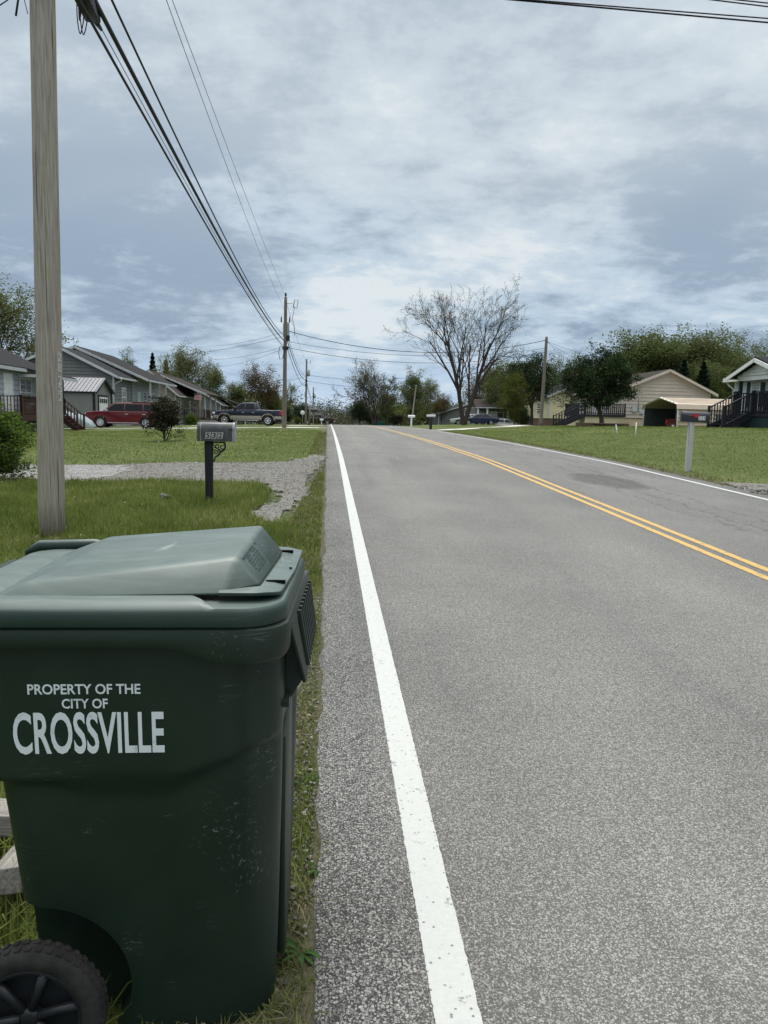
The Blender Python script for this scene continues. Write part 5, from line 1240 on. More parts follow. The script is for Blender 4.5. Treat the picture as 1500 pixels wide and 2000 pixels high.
# ---- right side of the road
def house_beige():
    gz = G(24, 60); root, ro = gable_house("house", "beige sided house with a broad gable behind the round dark tree", 24.1, 31.5, 60, 73, gz, 2.0, 4.35, 4.15, 27.8, 5.85, 'siding_beige', 'shingle_brown', 'cream_block', trim='siding_beige')
    P = Plane('Y-', 60); m = MB(); P.box(m, 24.95, 25.35, 2.5, 3.0, .02, .16); P.box(m, 25.6, 25.9, 2.35, 2.6, .02, .12); P.box(m, 26.2, 26.6, 2.3, 2.62, .02, .12); m.tube([P.p(25.45, 2.6, .08), P.p(25.55, 4.4, .08)], .04, 6); m.build("meter_box", MAT['offwhite'], root)
    F = Plane('X-', 24.1); door(root, F, 66, 2.05); window(root, F, 69.5, 2.5, 1.3, 1.4); window(root, F, 63, 2.5, 1.1, 1.4)
    fz = 2.2; zl = G(19.5, 58.5); d = MB(); d.bb(20.6, 24.05, 58.9, 64, fz-.16, fz); dk = d.build("deck", MAT['deck_dark'], root); r = MB(); rail(r, (20.7, 58.95, fz), (23.95, 58.95, fz), .85, .17, .07); rail(r, (20.7, 60.6, fz), (20.7, 64, fz), .85, .17, .07); r.build("railing", MAT['deck_dark'], dk)
    b = MB(); b.bb(20.7, 24.0, 59.02, 63.9, zl-.8, fz-.17); b.build("skirting", MAT['cream_block'], dk)
    s = MB(); stairs(s, (20.6, 58.95, fz), (18.55, 58.95, zl+.02), (0, 1.5, 0), 5); st = s.build("stairs", MAT['deck_dark'], dk); r = MB()
    for y in (58.95, 60.45): rail(r, (20.6, y, fz), (18.55, y, zl), .85, .24, .07)
    r.each(2, "stair_rail", MAT['deck_dark'], st)
house_beige()
def carport():
    x0, x1, y0, y1 = 24.8, 32.5, 51.5, 57.2; zb = G(25, 54); ze, zp = 2.75, 3.5; ym = (y0+y1)/2; root = thing("carport", "beige sheet-metal carport with open end and ribbed side", "carport", ((x0+x1)/2, ym, zb))
    w = MB(); k = 0; z = zb-.3
    while z < ze-.05:
        w.bb(x0, x1, y0, y0+.03, z, min(z+.28, ze)); w.prism([(y0, z+.02), (y0-.075, z+.05), (y0-.075, z+.13), (y0, z+.17)], x0, x1, 'YZ'); z += .28
    q = MB(); q.bb(x0, x1, y1-.03, y1, zb-.3, ze); q.bb(x1-.03, x1, y0+.03, y1-.03, zb-.3, ze+.6); q.bb(x0+.05, x1-.03, y0+.032, y0+.045, zb-.3, ze); q.build('shaded_inner_wall', MAT['shaded_tin'], root); wa = w.build("wall", MAT['tin_beige'], root)  # inner faces coloured dark to paint in the shade under the roof
    g = MB(); g.bb(27.6, 28.5, y0-.10, y0-.076, 1.5, 2.3); g.build("window", MAT['glass'], wa, bevel=.006)
    r = MB()
    for s, ye in ((-1, y0), (1, y1)):
        r.slab([(x0-.15, ym, zp), (x1+.15, ym, zp), (x1+.15, ye+s*.02, ze+.22), (x0-.15, ye+s*.02, ze+.22)], .03); r.slab([(x0-.15, ye+s*.02, ze+.22), (x1+.15, ye+s*.02, ze+.22), (x1+.15, ye+s*.16, ze-.12), (x0-.15, ye+s*.16, ze-.12)], .03)
        for q in range(1, 5): f = q/5; yy = lerp(ym, ye, f); zz = lerp(zp, ze+.22, f); r.bb(x0-.15, x1+.15, yy-.04, yy+.04, zz-.005, zz+.035)
    r.build("roof", MAT['tin_pale'], root)
    f = MB(); P = [(y0, zb), (y0, ze), (y0+.18, ze+.25), (ym, zp-.02), (y1-.18, ze+.25), (y1, ze), (y1, zb)]
    f.tube([(x0, a, b) for a, b in P], .055, 6); f.tube([(x0+2.6, a, b-.05) for a, b in P], .05, 6); f.build("frame", MAT['white'], root)
carport()
def house_white():
    D = .80; gz = G(18.5+D, 33); root, ro = gable_house("house", "white sided house with dark green porch stairs at the right edge", 20.8+D, 29+D, 25, 38.4, gz-.5, 2.05, 4.05, 4.05, 25.2+D, 5.6, 'siding_white', 'shingle', 'green_skirt', lap=.13, trim='white')
    F = Plane('X-', 20.8+D); window(root, F, 36.5, 2.55, .70, 1.25, True, 'curtain', 'green_skirt'); door(root, F, 33.2, 2.1, .95, 2.05, 'black'); window(root, F, 30.5, 2.75, .9, 1.45, True, 'curtain', 'green_skirt')
    ym = 33.2; y0, y1 = 31.05, 35.35; ze, zp = 3.88, 4.58; xf = 19.0+D
    W = MB(); lapped(W, Plane('X-', xf), [(y0+.25, ze), (y1-.25, ze), (ym, zp-.08)], .13); W.bb(xf+.01, xf+.12, y0+.2, y1-.2, ze-.22, ze-.005); W.bb(xf, 20.78+D, y0+.2, y0+.3, ze-.22, ze); W.bb(xf, 20.78+D, y1-.3, y1-.2, ze-.22, ze); W.bb(xf+.1, 20.78+D, y0+.3, y1-.3, ze-.03, ze-.005); pg = W.build("porch_gable", MAT['white'], root, fix=False)
    r = MB()
    for ye in (y0-.15, y1+.15): r.slab([(xf-.35, ym, zp+.10), (24+D, ym, zp+.10), (24+D, ye, ze+.02), (xf-.35, ye, ze+.02)], .10)
    o = r.build("porch_roof", MAT['shingle'], root); t = MB()
    for ye in (y0-.15, y1+.15): t.bar((xf-.38, ym, zp-.06), (xf-.38, ye, ze-.12), .05, .17); t.bar((xf-.35, ye, ze-.06), (20.8+D, ye, ze-.06), .04, .14)
    t.build("porch_fascia", MAT['white'], o); p = MB()
    for y in (y0+.3, 34.9): p.bb(xf+.02, xf+.16, y, y+.14, 2.1, ze-.2)
    p.each(len(p.st), "porch_post", MAT['green_skirt'], root)
    fz = 2.10; d = MB(); d.bb(xf-.05, 20.78+D, 30.3, y1, fz-.14, fz); dk = d.build("deck", MAT['deck_dark'], root); q = MB(); rail(q, (xf+.03, 30.3, fz), (xf+.03, 33.65, fz), 1.0, .13); rail(q, (xf+.03, 35.05, fz), (xf+.03, y1, fz), 1.0, .13); rail(q, (xf+.08, y1, fz), (20.7+D, y1, fz), 1.0, .13); rail(q, (xf+.08, 30.3, fz), (20.7+D, 30.3, fz), 1.0, .13); q.build("railing", MAT['deck_dark'], dk)
    sk = MB(); sk.bb(xf, 20.75+D, 30.34, y1-.04, gz-.7, fz-.15); sk.build("skirting", MAT['green_skirt'], dk)
    s = MB(); bz = G(17.7+D, 34.4); stairs(s, (xf-.05, 33.7, fz), (17.62+D, 33.7, bz+.03), (0, 1.3, 0), 5); st = s.build("stairs", MAT['deck_dark'], dk); q = MB()
    for y in (33.68, 35.02): rail(q, (xf-.02, y, fz), (17.62+D, y, bz), .98, .15)
    q.each(2, "stair_rail", MAT['deck_dark'], st)
    g = MB(); g.tube([(20.45+D, 38.75, 3.85), (20.55+D, 38.7, 3.65), (20.72+D, 38.5, 3.45), (20.72+D, 38.45, gz)], .05, 8); g.build("downspout", MAT['white'], root)
house_white()
def house_cream():
    gz = G(25, 84); root, ro = gable_house("house", "cream sided house with brown brick base between the dark trees", 25.2, 32.5, 84, 96, gz-.4, 1.95, 4.5, 4.5, 28.8, 6.0, 'siding_cream', 'shingle', 'brownbrick', trim='offwhite')
    window(root, Plane('X-', 25.2), 88, 2.4, 1.2, 1.4)
house_cream()
def house_porch():
    x0, x1, y0, y1 = 20.6, 27, 103, 112; gz = G(22, 103)-.3; root = thing("house", "small grey house with white porch columns left of the cream house", "house", ((x0+x1)/2, (y0+y1)/2, gz)); W = MB(); zf = gz+.6; ze = 3.35
    lapped(W, Plane('Y-', y0), [(x0, zf), (x1, zf), (x1, ze), (x0, ze)]); lapped(W, Plane('X-', x0), [(y0, zf), (y1, zf), (y1, ze), (y0, ze)]); W.build("wall", MAT['siding_grey'], root, fix=False)
    W = MB(); g = [(x1-2.2, zf), (x1+1.6, zf), (x1+1.6, 4.6), (x1+.6, 5.0), (x1-2.2, 3.5)]; lapped(W, Plane('Y-', y0-1.2), g); W.bb(x1-2.2, x1-2.12, y0-1.2, y0, zf, 3.5); W.build("wing_wall", MAT['siding_tan'], root, fix=False)
    f = MB(); f.bb(x0+.05, x1, y0+.05, y1, gz-.6, zf); f.build("foundation", MAT['block'], root)
    r = MB(); r.slab([(x0-.5, y0-1.9, ze+.05), (x1-2, y0-1.9, ze+.05), (x1-1.2, y0+4.5, 4.6), (x0+.3, y0+4.5, 4.6)], .14); r.slab([(x1-2.8, y0-1.6, 3.4), (x1+.8, y0-1.6, 5.15), (x1+.8, y1, 5.15), (x1-2.8, y1, 3.4)], .14); r.slab([(x1+.8, y0-1.6, 5.15), (x1+2.2, y0-1.6, 4.6), (x1+2.2, y1, 4.6), (x1+.8, y1, 5.15)], .14); ro = r.build("roof", MAT['shingle_brown'], root)
    t = MB(); t.bar((x1-2.8, y0-1.65, 3.27), (x1+.8, y0-1.65, 5.02), .06, .18); t.bb(x0-.5, x1-2, y0-1.97, y0-1.9, ze-.14, ze); t.build("fascia", MAT['offwhite'], ro)
    p = MB()
    for x in (x0-.2, x0+1.1, x1-2.4): p.bb(x, x+.22, y0-1.75, y0-1.53, zf-.4, ze)
    p.each(3, "porch_column", MAT['white'], root); p = MB(); p.bb(x0+.02, x1-2.4, y0-1.72, y0-1.62, zf+.75, zf+.85); p.build("porch_rail", MAT['white'], root)
    P = Plane('Y-', y0); window(root, P, x0+.6, zf+.6, .9, 1.4, True); door(root, P, x0+2.4, zf+.05); window(root, P, x0+3.4, zf+.6, .8, 1.4, True)
house_porch()
def outbuildings():
    gz = G(17.6, 118)-.5; gable_house("garage", "low grey gabled garage beside the big bare tree", 17.6, 22.6, 118, 126, gz, gz+.2, 2.5, 2.6, 22.2, 4.0, 'siding_grey', 'shingle', 'block', oh=.35, cat="garage")
    gz = G(21, 150)-1.0; root, ro = gable_house("house", "tiny far cream house behind the big bare tree's trunk", 20, 26.5, 150, 158, gz, gz+.4, 2.5, 2.5, 23, 4.0, 'siding_cream', 'shingle', 'block', oh=.4)
    window(root, Plane('Y-', 150), 21.5, 1.2, 1.1, 1.0)
    x0, x1, y = 20.2, 23.6, 127; z = 1.9; r = thing("pavilion", "dark roofed open shelter on thin posts left of the big bare tree", "shelter", (22, y, G(22, y))); m = MB(); m.slab([(x0, y-2, z+.5), (x1, y-2, z+.5), (x1-.5, y, z+2.0), (x0+.5, y, z+2.0)], .1); m.slab([(x0, y+2, z+.5), (x1, y+2, z+.5), (x1-.5, y, z+2.0), (x0+.5, y, z+2.0)], .1); m.build("roof", MAT['shingle'], r)
    m = MB()
    for x in (x0+.2, x1-.2):
        for yy in (y-1.8, y+1.8): m.bb(x-.08, x+.08, yy-.08, yy+.08, -1, z+.5)
    m.build("post", MAT['deck_tan'], r)
outbuildings()
def planter():
    c = gpt(1158, 838); c = (c[0], min(c[1], 46)); x, y = 16.75, 44.6; z = G(x, y); root = thing("tree_planter", "low ring of dark stone blocks around the round dark tree", "planter", (x, y, z)); m = MB(); rr = random.Random(4)
    for lay in range(2):
        for k in range(26):
            a = 2*math.pi*(k+.5*lay)/26; m.box((x+1.5*math.cos(a), y+1.1*math.sin(a), z+.02+lay*.12), (.34, .2, .115), Matrix.Rotation(a+math.pi/2, 3, 'Z'))
    m.build("stone_ring", MAT['brownbrick'], root, bevel=.01); s = MB(); s.lathe([(1.4, .12), (.8, .17), (0, .2)], 20, (x, y, z)); s.build("mulch", MAT['black'], root)
planter()

# ================================================================== VEHICLES (local frame: x forward, z up)
def arc(cx, cz, r, a0, a1, n=10): return [(cx+r*math.cos(R(a)), cz+r*math.sin(R(a))) for a in np.linspace(a0, a1, n)]
def wheel(root, x, y, r, side, rim='chrome', spokes=8):
    w = MB(); t = .22; y0 = y-side*t
    w.lathe([(r*.62, y), (r*.93, y), (r, y-side*.04), (r, y0+side*.04), (r*.9, y0), (r*.5, y0)], 26, (x, 0, r), 'Y'); wh = w.build("wheel", MAT['rubber'], root, local=True)
    h = MB(); h.lathe([(r*.64, y-side*.02), (r*.60, y+side*.006), (r*.52, y-side*.01), (r*.50, y-side*.05)], 26, (x, 0, r), 'Y'); h.lathe([(0, y+side*.004), (r*.13, y+side*.002), (r*.15, y-side*.03)], 14, (x, 0, r), 'Y')
    for k in range(spokes):
        a = 2*math.pi*k/spokes; d = Vector((math.cos(a), 0, math.sin(a))); c = Vector((x, y-side*.012, r)); h.bar(c+d*r*.1, c+d*r*.54, r*.13, .02, (0, 1, 0))
    h.build("rim", MAT[rim], wh, local=True); b = MB(); b.lathe([(0, y-side*.06), (r*.5, y-side*.06)], 20, (x, 0, r), 'Y'); b.build("brake", MAT['black'], wh, local=True)
def vehicle(name, label, cat, loc, rotz, W, lower, cabin, belt, hw_top, panes, wheels, paint, roof=None, extras=None, front_glass=None, rear_glass=None, spokes=8, rimm='chrome'):
    root = thing(name, label, cat, loc, R(rotz)); b = MB(); b.prism(lower, -W/2, W/2); b.build("body", MAT[paint], root, local=True, bevel=.045, seg=3, angle=50)
    zt = max(p[1] for p in cabin); hw = lambda z: lerp(W/2-.05, hw_top, (z-belt)/(zt-belt))
    c = MB(); n = len(cabin); V = [(x, -hw(z), z) for x, z in cabin]+[(x, hw(z), z) for x, z in cabin]
    c.add(V, [tuple(range(n)), tuple(reversed(range(n, 2*n)))]+[(i, i+n, (i+1) % n+n, (i+1) % n) for i in range(n)]); c.build("cabin", MAT[roof or paint], root, local=True, bevel=.03, seg=2, angle=50)
    for s in (-1, 1):
        g = MB()
        for pane in panes:
            n = len(pane); V = [(x, s*(hw(z)+.012), z) for x, z in pane]+[(x, s*(hw(z)-.02), z) for x, z in pane]; g.add(V, [tuple(range(n)), tuple(reversed(range(n, 2*n)))]+[(i, i+n, (i+1) % n+n, (i+1) % n) for i in range(n)])
        g.build("side_windows", MAT['tint'], root, local=True)
    for nm, gl in (("windshield", front_glass), ("rear_window", rear_glass)):
        if gl:
            (xa, za), (xb, zb) = gl; g = MB(); dx = .014 if nm == "windshield" else -.014; V = []
            for o in (dx, -dx*2): V += [(xa+o, -hw(za)+.09, za), (xa+o, hw(za)-.09, za), (xb+o, hw(zb)-.07, zb+abs(dx)*.4), (xb+o, -hw(zb)+.07, zb+abs(dx)*.4)]
            g.add(V, [(0, 1, 2, 3), (7, 6, 5, 4)]+[(i, i+4, (i+1) % 4+4, (i+1) % 4) for i in range(4)]); g.build(nm, MAT['tint'], root, local=True)
    for x, r in wheels:
        for s in (-1, 1): wheel(root, x, s*(W/2-.015), r, s, rimm, spokes)
    if extras: extras(root, W)
    return root
def bx(root, name, m, *b, bev=.01):
    k = MB()
    for a in b: k.bb(*a)
    return k.build(name, MAT[m], root, local=True, bevel=bev, angle=40)
def suv():
    lower = [(-2.45, .34), (-2.54, .5), (-2.57, .8), (-2.54, 1.13), (1.40, 1.14), (1.95, 1.12), (2.42, 1.06), (2.54, .94), (2.56, .5), (2.48, .30)]+arc(1.58, .37, .43, -10, 190)+arc(-1.42, .37, .43, -10, 190)
    cabin = [(-2.50, 1.10), (1.45, 1.10), (.80, 1.66), (.52, 1.735), (-2.2, 1.73), (-2.44, 1.66)]
    panes = [[(1.22, 1.17), (.70, 1.62), (.02, 1.64), (.02, 1.17)], [(-.05, 1.17), (-.05, 1.64), (-1.20, 1.64), (-1.20, 1.17)], [(-1.27, 1.17), (-1.27, 1.64), (-2.30, 1.60), (-2.38, 1.17)]]
    def ex(r, W):
        h = W/2
        bx(r, "door_handle", 'chrome', (-.28, -.06, -h-.03, -h+.005, .93, .97), (-1.42, -1.2, -h-.03, -h+.005, .93, .97), (-.28, -.06, h-.005, h+.03, .93, .97), (-1.42, -1.2, h-.005, h+.03, .93, .97))
        bx(r, "mirror", 'chrome', (1.04, 1.20, -h-.20, -h-.02, 1.12, 1.27), (1.04, 1.20, h+.02, h+.20, 1.12, 1.27)); bx(r, "grille", 'black', (2.53, 2.60, -.6, .6, .55, .86)); bx(r, "bumper", 'black', (2.44, 2.62, -h+.08, h-.08, .28, .48), (-2.62, -2.48, -h+.1, h-.1, .32, .5))
        bx(r, "headlight", 'clear', (2.36, 2.55, -h+.03, -h+.36, .86, 1.0)); bx(r, "headlight", 'clear', (2.36, 2.55, h-.36, h-.03, .86, 1.0)); bx(r, "tail_light", 'tail', (-2.60, -2.5, -h+.02, -h+.26, .85, 1.12)); bx(r, "tail_light", 'tail', (-2.60, -2.5, h-.26, h-.02, .85, 1.12))
        bx(r, "roof_rail", 'car_red', (-1.9, -.5, -.72, -.66, 1.73, 1.79), (-1.9, -.5, .66, .72, 1.73, 1.79)); bx(r, "sill_trim", 'steel', (-.95, 1.1, -h-.012, -h+.01, .34, .39), (-.95, 1.1, h-.01, h+.012, .34, .39))
        bx(r, "license_plate", 'white', (-2.62, -2.58, -.16, .16, .72, .85))
    p = at(249, 833, 53); vehicle("suv", "dark red boxy family car parked in the drive beside the shed", "car", (p.x, 53, G(p.x, 53)+.02), 180+2, 1.93, lower, cabin, 1.10, .70, panes, [(1.58, .37), (-1.42, .37)], 'car_red', None, ex, ((1.39, 1.16), (.83, 1.64)), ((-2.52, 1.2), (-2.44, 1.62)), 10)
suv()
def pickup_shape(name, label, loc, rotz, paint, two_tone, detail=True, scale=1.0):
    lower = [(-2.88, .58), (-2.93, .75), (-2.95, 1.30), (-.82, 1.31), (1.30, 1.27), (2.2, 1.22), (2.80, 1.12), (2.92, 1.0), (2.95, .62), (2.86, .48)]+arc(1.95, .43, .52, -4, 184)+[(1.2, .46), (-.95, .46)]+arc(-1.72, .43, .52, -4, 184)
    cabin = [(-.84, 1.26), (1.42, 1.25), (.62, 1.84), (.35, 1.91), (-.45, 1.93), (-.68, 1.86)]
    panes = [[(1.18, 1.32), (.56, 1.80), (.24, 1.82), (.24, 1.32)], [(.17, 1.32), (.17, 1.82), (-.52, 1.82), (-.60, 1.32)]]
    def ex(r, W):
        h = W/2
        if two_tone:
            for s in (-1, 1):
                bx(r, "rocker_panel", 'car_tan', (-1.16, 1.40, min(s*(h-.02), s*(h+.012)), max(s*(h-.02), s*(h+.012)), .50, .80), (-2.9, -2.28, min(s*(h-.02), s*(h+.012)), max(s*(h-.02), s*(h+.012)), .58, .80), (2.5, 2.86, min(s*(h-.02), s*(h+.012)), max(s*(h-.02), s*(h+.012)), .55, .80))
                for wx in (1.95, -1.72):
                    k = MB(); o, i = arc(wx, .43, .60, 2, 178, 16), arc(wx, .43, .525, 178, 2, 16); k.prism(o+i, s*(h-.03), s*(h+.02)); k.build("fender_flare", MAT['car_tan'], r, local=True)
                bx(r, "running_board", 'chrome', (-.95, 1.2, min(s*(h-.1), s*(h+.06)), max(s*(h-.1), s*(h+.06)), .40, .45))
        bx(r, "door_handle", 'chrome', (.28, .46, -h-.03, -h+.005, 1.06, 1.10), (-.58, -.40, -h-.03, -h+.005, 1.06, 1.10), (.28, .46, h-.005, h+.03, 1.06, 1.10), (-.58, -.4, h-.005, h+.03, 1.06, 1.10)); bx(r, "mirror", 'black', (.98, 1.12, -h-.24, -h-.02, 1.25, 1.48), (.98, 1.12, h+.02, h+.24, 1.25, 1.48))
        for s in (-1, 1): bx(r, "tail_light", 'tail', (-2.97, -2.74, min(s*(h-.2), s*(h+.010)), max(s*(h-.2), s*(h+.010)), .92, 1.24)); bx(r, "headlight", 'clear', (2.74, 2.94, min(s*(h-.35), s*(h+.004)), max(s*(h-.35), s*(h+.004)), .90, 1.08))
        bx(r, "bumper", 'chrome', (-3.08, -2.93, -h+.02, h-.02, .52, .72), (2.93, 3.06, -h+.04, h-.04, .48, .72)); bx(r, "grille", 'chrome', (2.92, 2.97, -.55, .55, .76, 1.08)); bx(r, "bed", 'black', (-2.86, -.9, -h+.14, h-.14, 1.305, 1.325)); bx(r, "license_plate", 'white', (-3.0, -2.96, -.16, .16, .75, .88))
        bx(r, "chassis", 'black', (-2.7, 2.6, -.6, .6, .32, .58))
    root = vehicle(name, label, "pickup truck", loc, rotz, 2.0, lower, cabin, 1.25, .70, panes, [(1.95, .42), (-1.72, .42)], paint, None, ex, ((1.36, 1.32), (.64, 1.82)), ((-.85, 1.36), (-.70, 1.84)), 6); return root
p = at(487, 829, 65); pickup_shape("pickup_truck", "navy crew-cab pickup with beige lower panels parked left of the pole", (p.x, 65, G(p.x, 65)+.05), 180-4, 'car_blue', True)
pickup_shape("pickup_truck", "red pickup seen from behind inside the beige carport", (28.6, 54.3, G(28, 54)), 8, 'car_red', False)
def car_shape(label, loc, rotz, paint):
    lower = [(-2.2, .34), (-2.32, .55), (-2.30, .88), (-1.5, .95), (.95, .93), (1.9, .82), (2.28, .68), (2.3, .4), (2.2, .28)]+arc(1.42, .32, .38, -8, 188)+arc(-1.36, .32, .38, -8, 188)
    cabin = [(-1.75, .92), (1.15, .90), (.40, 1.36), (-.1, 1.44), (-.85, 1.43), (-1.2, 1.36)]; panes = [[(.92, .96), (.36, 1.31), (-.2, 1.38), (-.2, .96)], [(-.27, .96), (-.27, 1.38), (-.85, 1.37), (-1.45, .98)]]
    def ex(r, W):
        h = W/2
        for s in (-1, 1): bx(r, "headlight", 'clear', (2.1, 2.3, min(s*(h-.35), s*(h-.02)), max(s*(h-.35), s*(h-.02)), .62, .76)); bx(r, "tail_light", 'tail', (-2.33, -2.2, min(s*(h-.35), s*(h-.02)), max(s*(h-.35), s*(h-.02)), .66, .84))
    return vehicle("parked_car", label, "car", loc, rotz, 1.8, lower, cabin, .90, .58, panes, [(1.42, .32), (-1.36, .32)], paint, None, ex, ((1.1, .96), (.44, 1.34)), ((-1.72, .98), (-1.25, 1.36)))
def on(px, Y): p = at(px, 828, Y); return (p.x, Y, G(p.x, Y))
car_shape("mid-blue sedan parked before the small grey porch house", on(936, 92), 176, 'car_steel_blue')
car_shape("white car nose showing left of the blue sedan", on(914, 97), 178, 'car_white')
car_shape("pale car half hidden behind the right-hand trees beside the porch house", on(985, 94), 3, 'car_white')
c = on(636, 140); pickup_shape("pickup_truck", "tiny dark pickup beyond the road crest", (-1.75, 140, G(-1.75, 140)+.35), 180, 'car_black', False)
def covered_car():
    p = at(146, 830, 49.5); x, y = p.x-1.2, 49.6; z = G(x, y); m = MB(); n = 30; prof = [(2.3, .22), (2.36, .5), (2.2, .78), (1.6, .98), (.9, 1.1), (.2, 1.42), (-.8, 1.46), (-1.6, 1.2), (-2.2, 1.0), (-2.3, .25)]
    V = []; F = []; K = 15
    xs = np.linspace(-2.3, 2.3, n); top = np.interp(xs, [q[0] for q in prof[::-1][1:-1]], [q[1] for q in prof[::-1][1:-1]]); r = random.Random(7)
    for i, (a, t) in enumerate(zip(xs, top)):
        e = max(.0, 1-abs(a/2.32)**8); t = t*(.55+.45*e)
        for k in range(K):
            th = math.pi*k/(K-1); yy = -.92*math.cos(th)*(.8+.2*e); zz = .2+(t-.2)*math.sin(th)**.55; V.append((a, yy+.02*math.sin(a*9+k), zz+.018*math.sin(a*13+k*2)))
    for i in range(n-1):
        for k in range(K-1): F.append((i*K+k, i*K+k+1, (i+1)*K+k+1, (i+1)*K+k))
    F += [tuple(range(K)), tuple(reversed(range((n-1)*K, n*K)))]
    root = thing("covered_car", "car under a blue grey cover between porch stairs and red car", "car", (x, y, z), R(8)); m.add(V, F, True); m.build("car_cover", MAT['cover'], root, local=True)
    for a in (1.4, -1.4): wheel(root, a, -.86, .31, -1, 'black', 5)
covered_car()
def far_bin():
    b = on(739, 122); x, y, z = b; z += .15; root = thing("teal_bin", "teal container with black lid at the far roadside by the trees", "bin", (x, y, z)); m = MB(); m.add([(-.95, -.5, 0), (.95, -.5, 0), (.95, .5, 0), (-.95, .5, 0), (-1.05, -.55, .7), (1.05, -.55, .7), (1.05, .55, .7), (-1.05, .55, .7)], [(3, 2, 1, 0), (4, 5, 6, 7), (0, 1, 5, 4), (1, 2, 6, 5), (2, 3, 7, 6), (3, 0, 4, 7)]); m.build("tub", MAT['teal'], root, local=True, bevel=.05)
    m = MB(); m.bb(-1.08, 1.08, -.58, .58, .70, .80); m.build("bin_lid", MAT['teal'], root, local=True, bevel=.02); x += 1.25
far_bin()
# ================================================================== TREES
def skeleton(seed, H, r0, stems=1, fork=.25, levels=4, kids=(4, 4, 4, 4), ang=(28, 38, 42, 45), ratio=(.62, .6, .6, .6), up=.25, spread=.1, jit=.14, rmin=.012, stem_ang=16):
    r = random.Random(seed); B = []; tips = []
    def grow(p, d, L, rad, lev):
        n = 5 if lev < 2 else (4 if lev < 3 else 3); pts = [p]; rr = [rad]; end = max(rmin, rad*(.38 if lev else .45))
        for k in range(n):
            d = (d+Vector((r.gauss(0, jit), r.gauss(0, jit), r.gauss(0, jit)+up*.10*(lev > 0)))).normalized(); p = p+d*(L/n); pts.append(p); rr.append(lerp(rad, end, (k+1)/n))
        B.append((pts, rr, lev))
        if lev >= levels-1:
            for k in range(1, len(pts)): tips.append((pts[k], d))
        if lev < levels:
            m = kids[lev]; a0 = r.uniform(0, 6.28)
            for k in range(m):
                t = lerp(fork if lev == 0 else .28, 1.0, (k+r.uniform(.2, .9))/m); t = min(t, .99); i = int(t*n); q = pts[i].lerp(pts[i+1], t*n-i); rr_ = lerp(rad, end, t)
                dd = (pts[min(i+1, n)]-pts[i]).normalized(); az = a0+k*2.4+r.uniform(-.4, .4); ax = dd.orthogonal().normalized(); ax.rotate(Matrix.Rotation(az, 3, dd)); q2 = dd.copy(); q2.rotate(Matrix.Rotation(R(ang[lev]*r.uniform(.7, 1.25)), 3, ax)); q2.z += up*.5; q2.normalize()
                grow(q, q2, L*ratio[lev]*r.uniform(.75, 1.15)*(1.15-.35*t if lev == 0 else 1), max(rmin, rr_*.62), lev+1)
    for s in range(stems):
        d = Vector((0, 0, 1))
        if stems > 1: a = 6.28*s/stems+.35; d = Vector((math.cos(a)*math.tan(R(stem_ang)), math.sin(a)*math.tan(R(stem_ang))*.7, 1)).normalized(); 
        grow(Vector((.1*s*r0, 0, -.15)), d, H*(.62 if levels > 3 else .72), r0*(.8 if stems > 1 else 1), 0)
    return B, tips
def branch_mesh(B, sides=(9, 6, 4, 3, 3, 3)):
    V = []; F3 = []; nv = 0
    for pts, rr, lev in B:
        n = sides[min(lev, 5)]; P = np.array([tuple(p) for p in pts]); d = np.gradient(P, axis=0); d /= np.linalg.norm(d, axis=1)[:, None]+1e-9
        x = np.cross(d, np.array([.31, .17, .93])); x /= np.linalg.norm(x, axis=1)[:, None]+1e-9; y = np.cross(d, x); a = np.arange(n)*2*np.pi/n
        ring = P[:, None]+(x[:, None]*np.cos(a)[None, :, None]+y[:, None]*np.sin(a)[None, :, None])*np.array(rr)[:, None, None]; V.append(ring.reshape(-1, 3)); m = len(P)
        i = (np.arange(m-1)[:, None]*n+np.arange(n)[None]).ravel(); j = (np.arange(m-1)[:, None]*n+(np.arange(n)[None]+1) % n).ravel(); F3.append(np.stack([i, j, j+n, i+n], 1)+nv); nv += m*n
    return np.concatenate(V), np.concatenate(F3)
def leaf_geo(C, size, seed, flat=.35, asp=.55, var=.5):
    r = np.random.RandomState(seed); n = len(C); s = size*(1-var/2+var*r.rand(n)); d = r.normal(0, 1, (n, 3)); d[:, 2] *= flat; d /= np.linalg.norm(d, axis=1)[:, None]; q = r.normal(0, 1, (n, 3)); w = np.cross(d, q); w /= np.linalg.norm(w, axis=1)[:, None]+1e-9; nn = np.cross(d, w)
    V = np.stack([C-d*s[:, None]*.5, C+w*s[:, None]*asp*.5+nn*s[:, None]*.08, C+d*s[:, None]*.5, C-w*s[:, None]*asp*.5+nn*s[:, None]*.08], 1).reshape(-1, 3); return V, np.arange(n*4).reshape(-1, 4)
def leaf_points(tips, per, sigma, seed, Hmin=None):
    r = np.random.RandomState(seed); T = np.array([tuple(p) for p, d in tips]); keep = r.rand(len(T)) < .93; T = T[keep]
    C = np.repeat(T, per, 0)+r.normal(0, 1, (len(T)*per, 3))*np.array([sigma, sigma, sigma*.75])
    if Hmin is not None: C = C[C[:, 2] > Hmin]
    return C
PROTO = {}
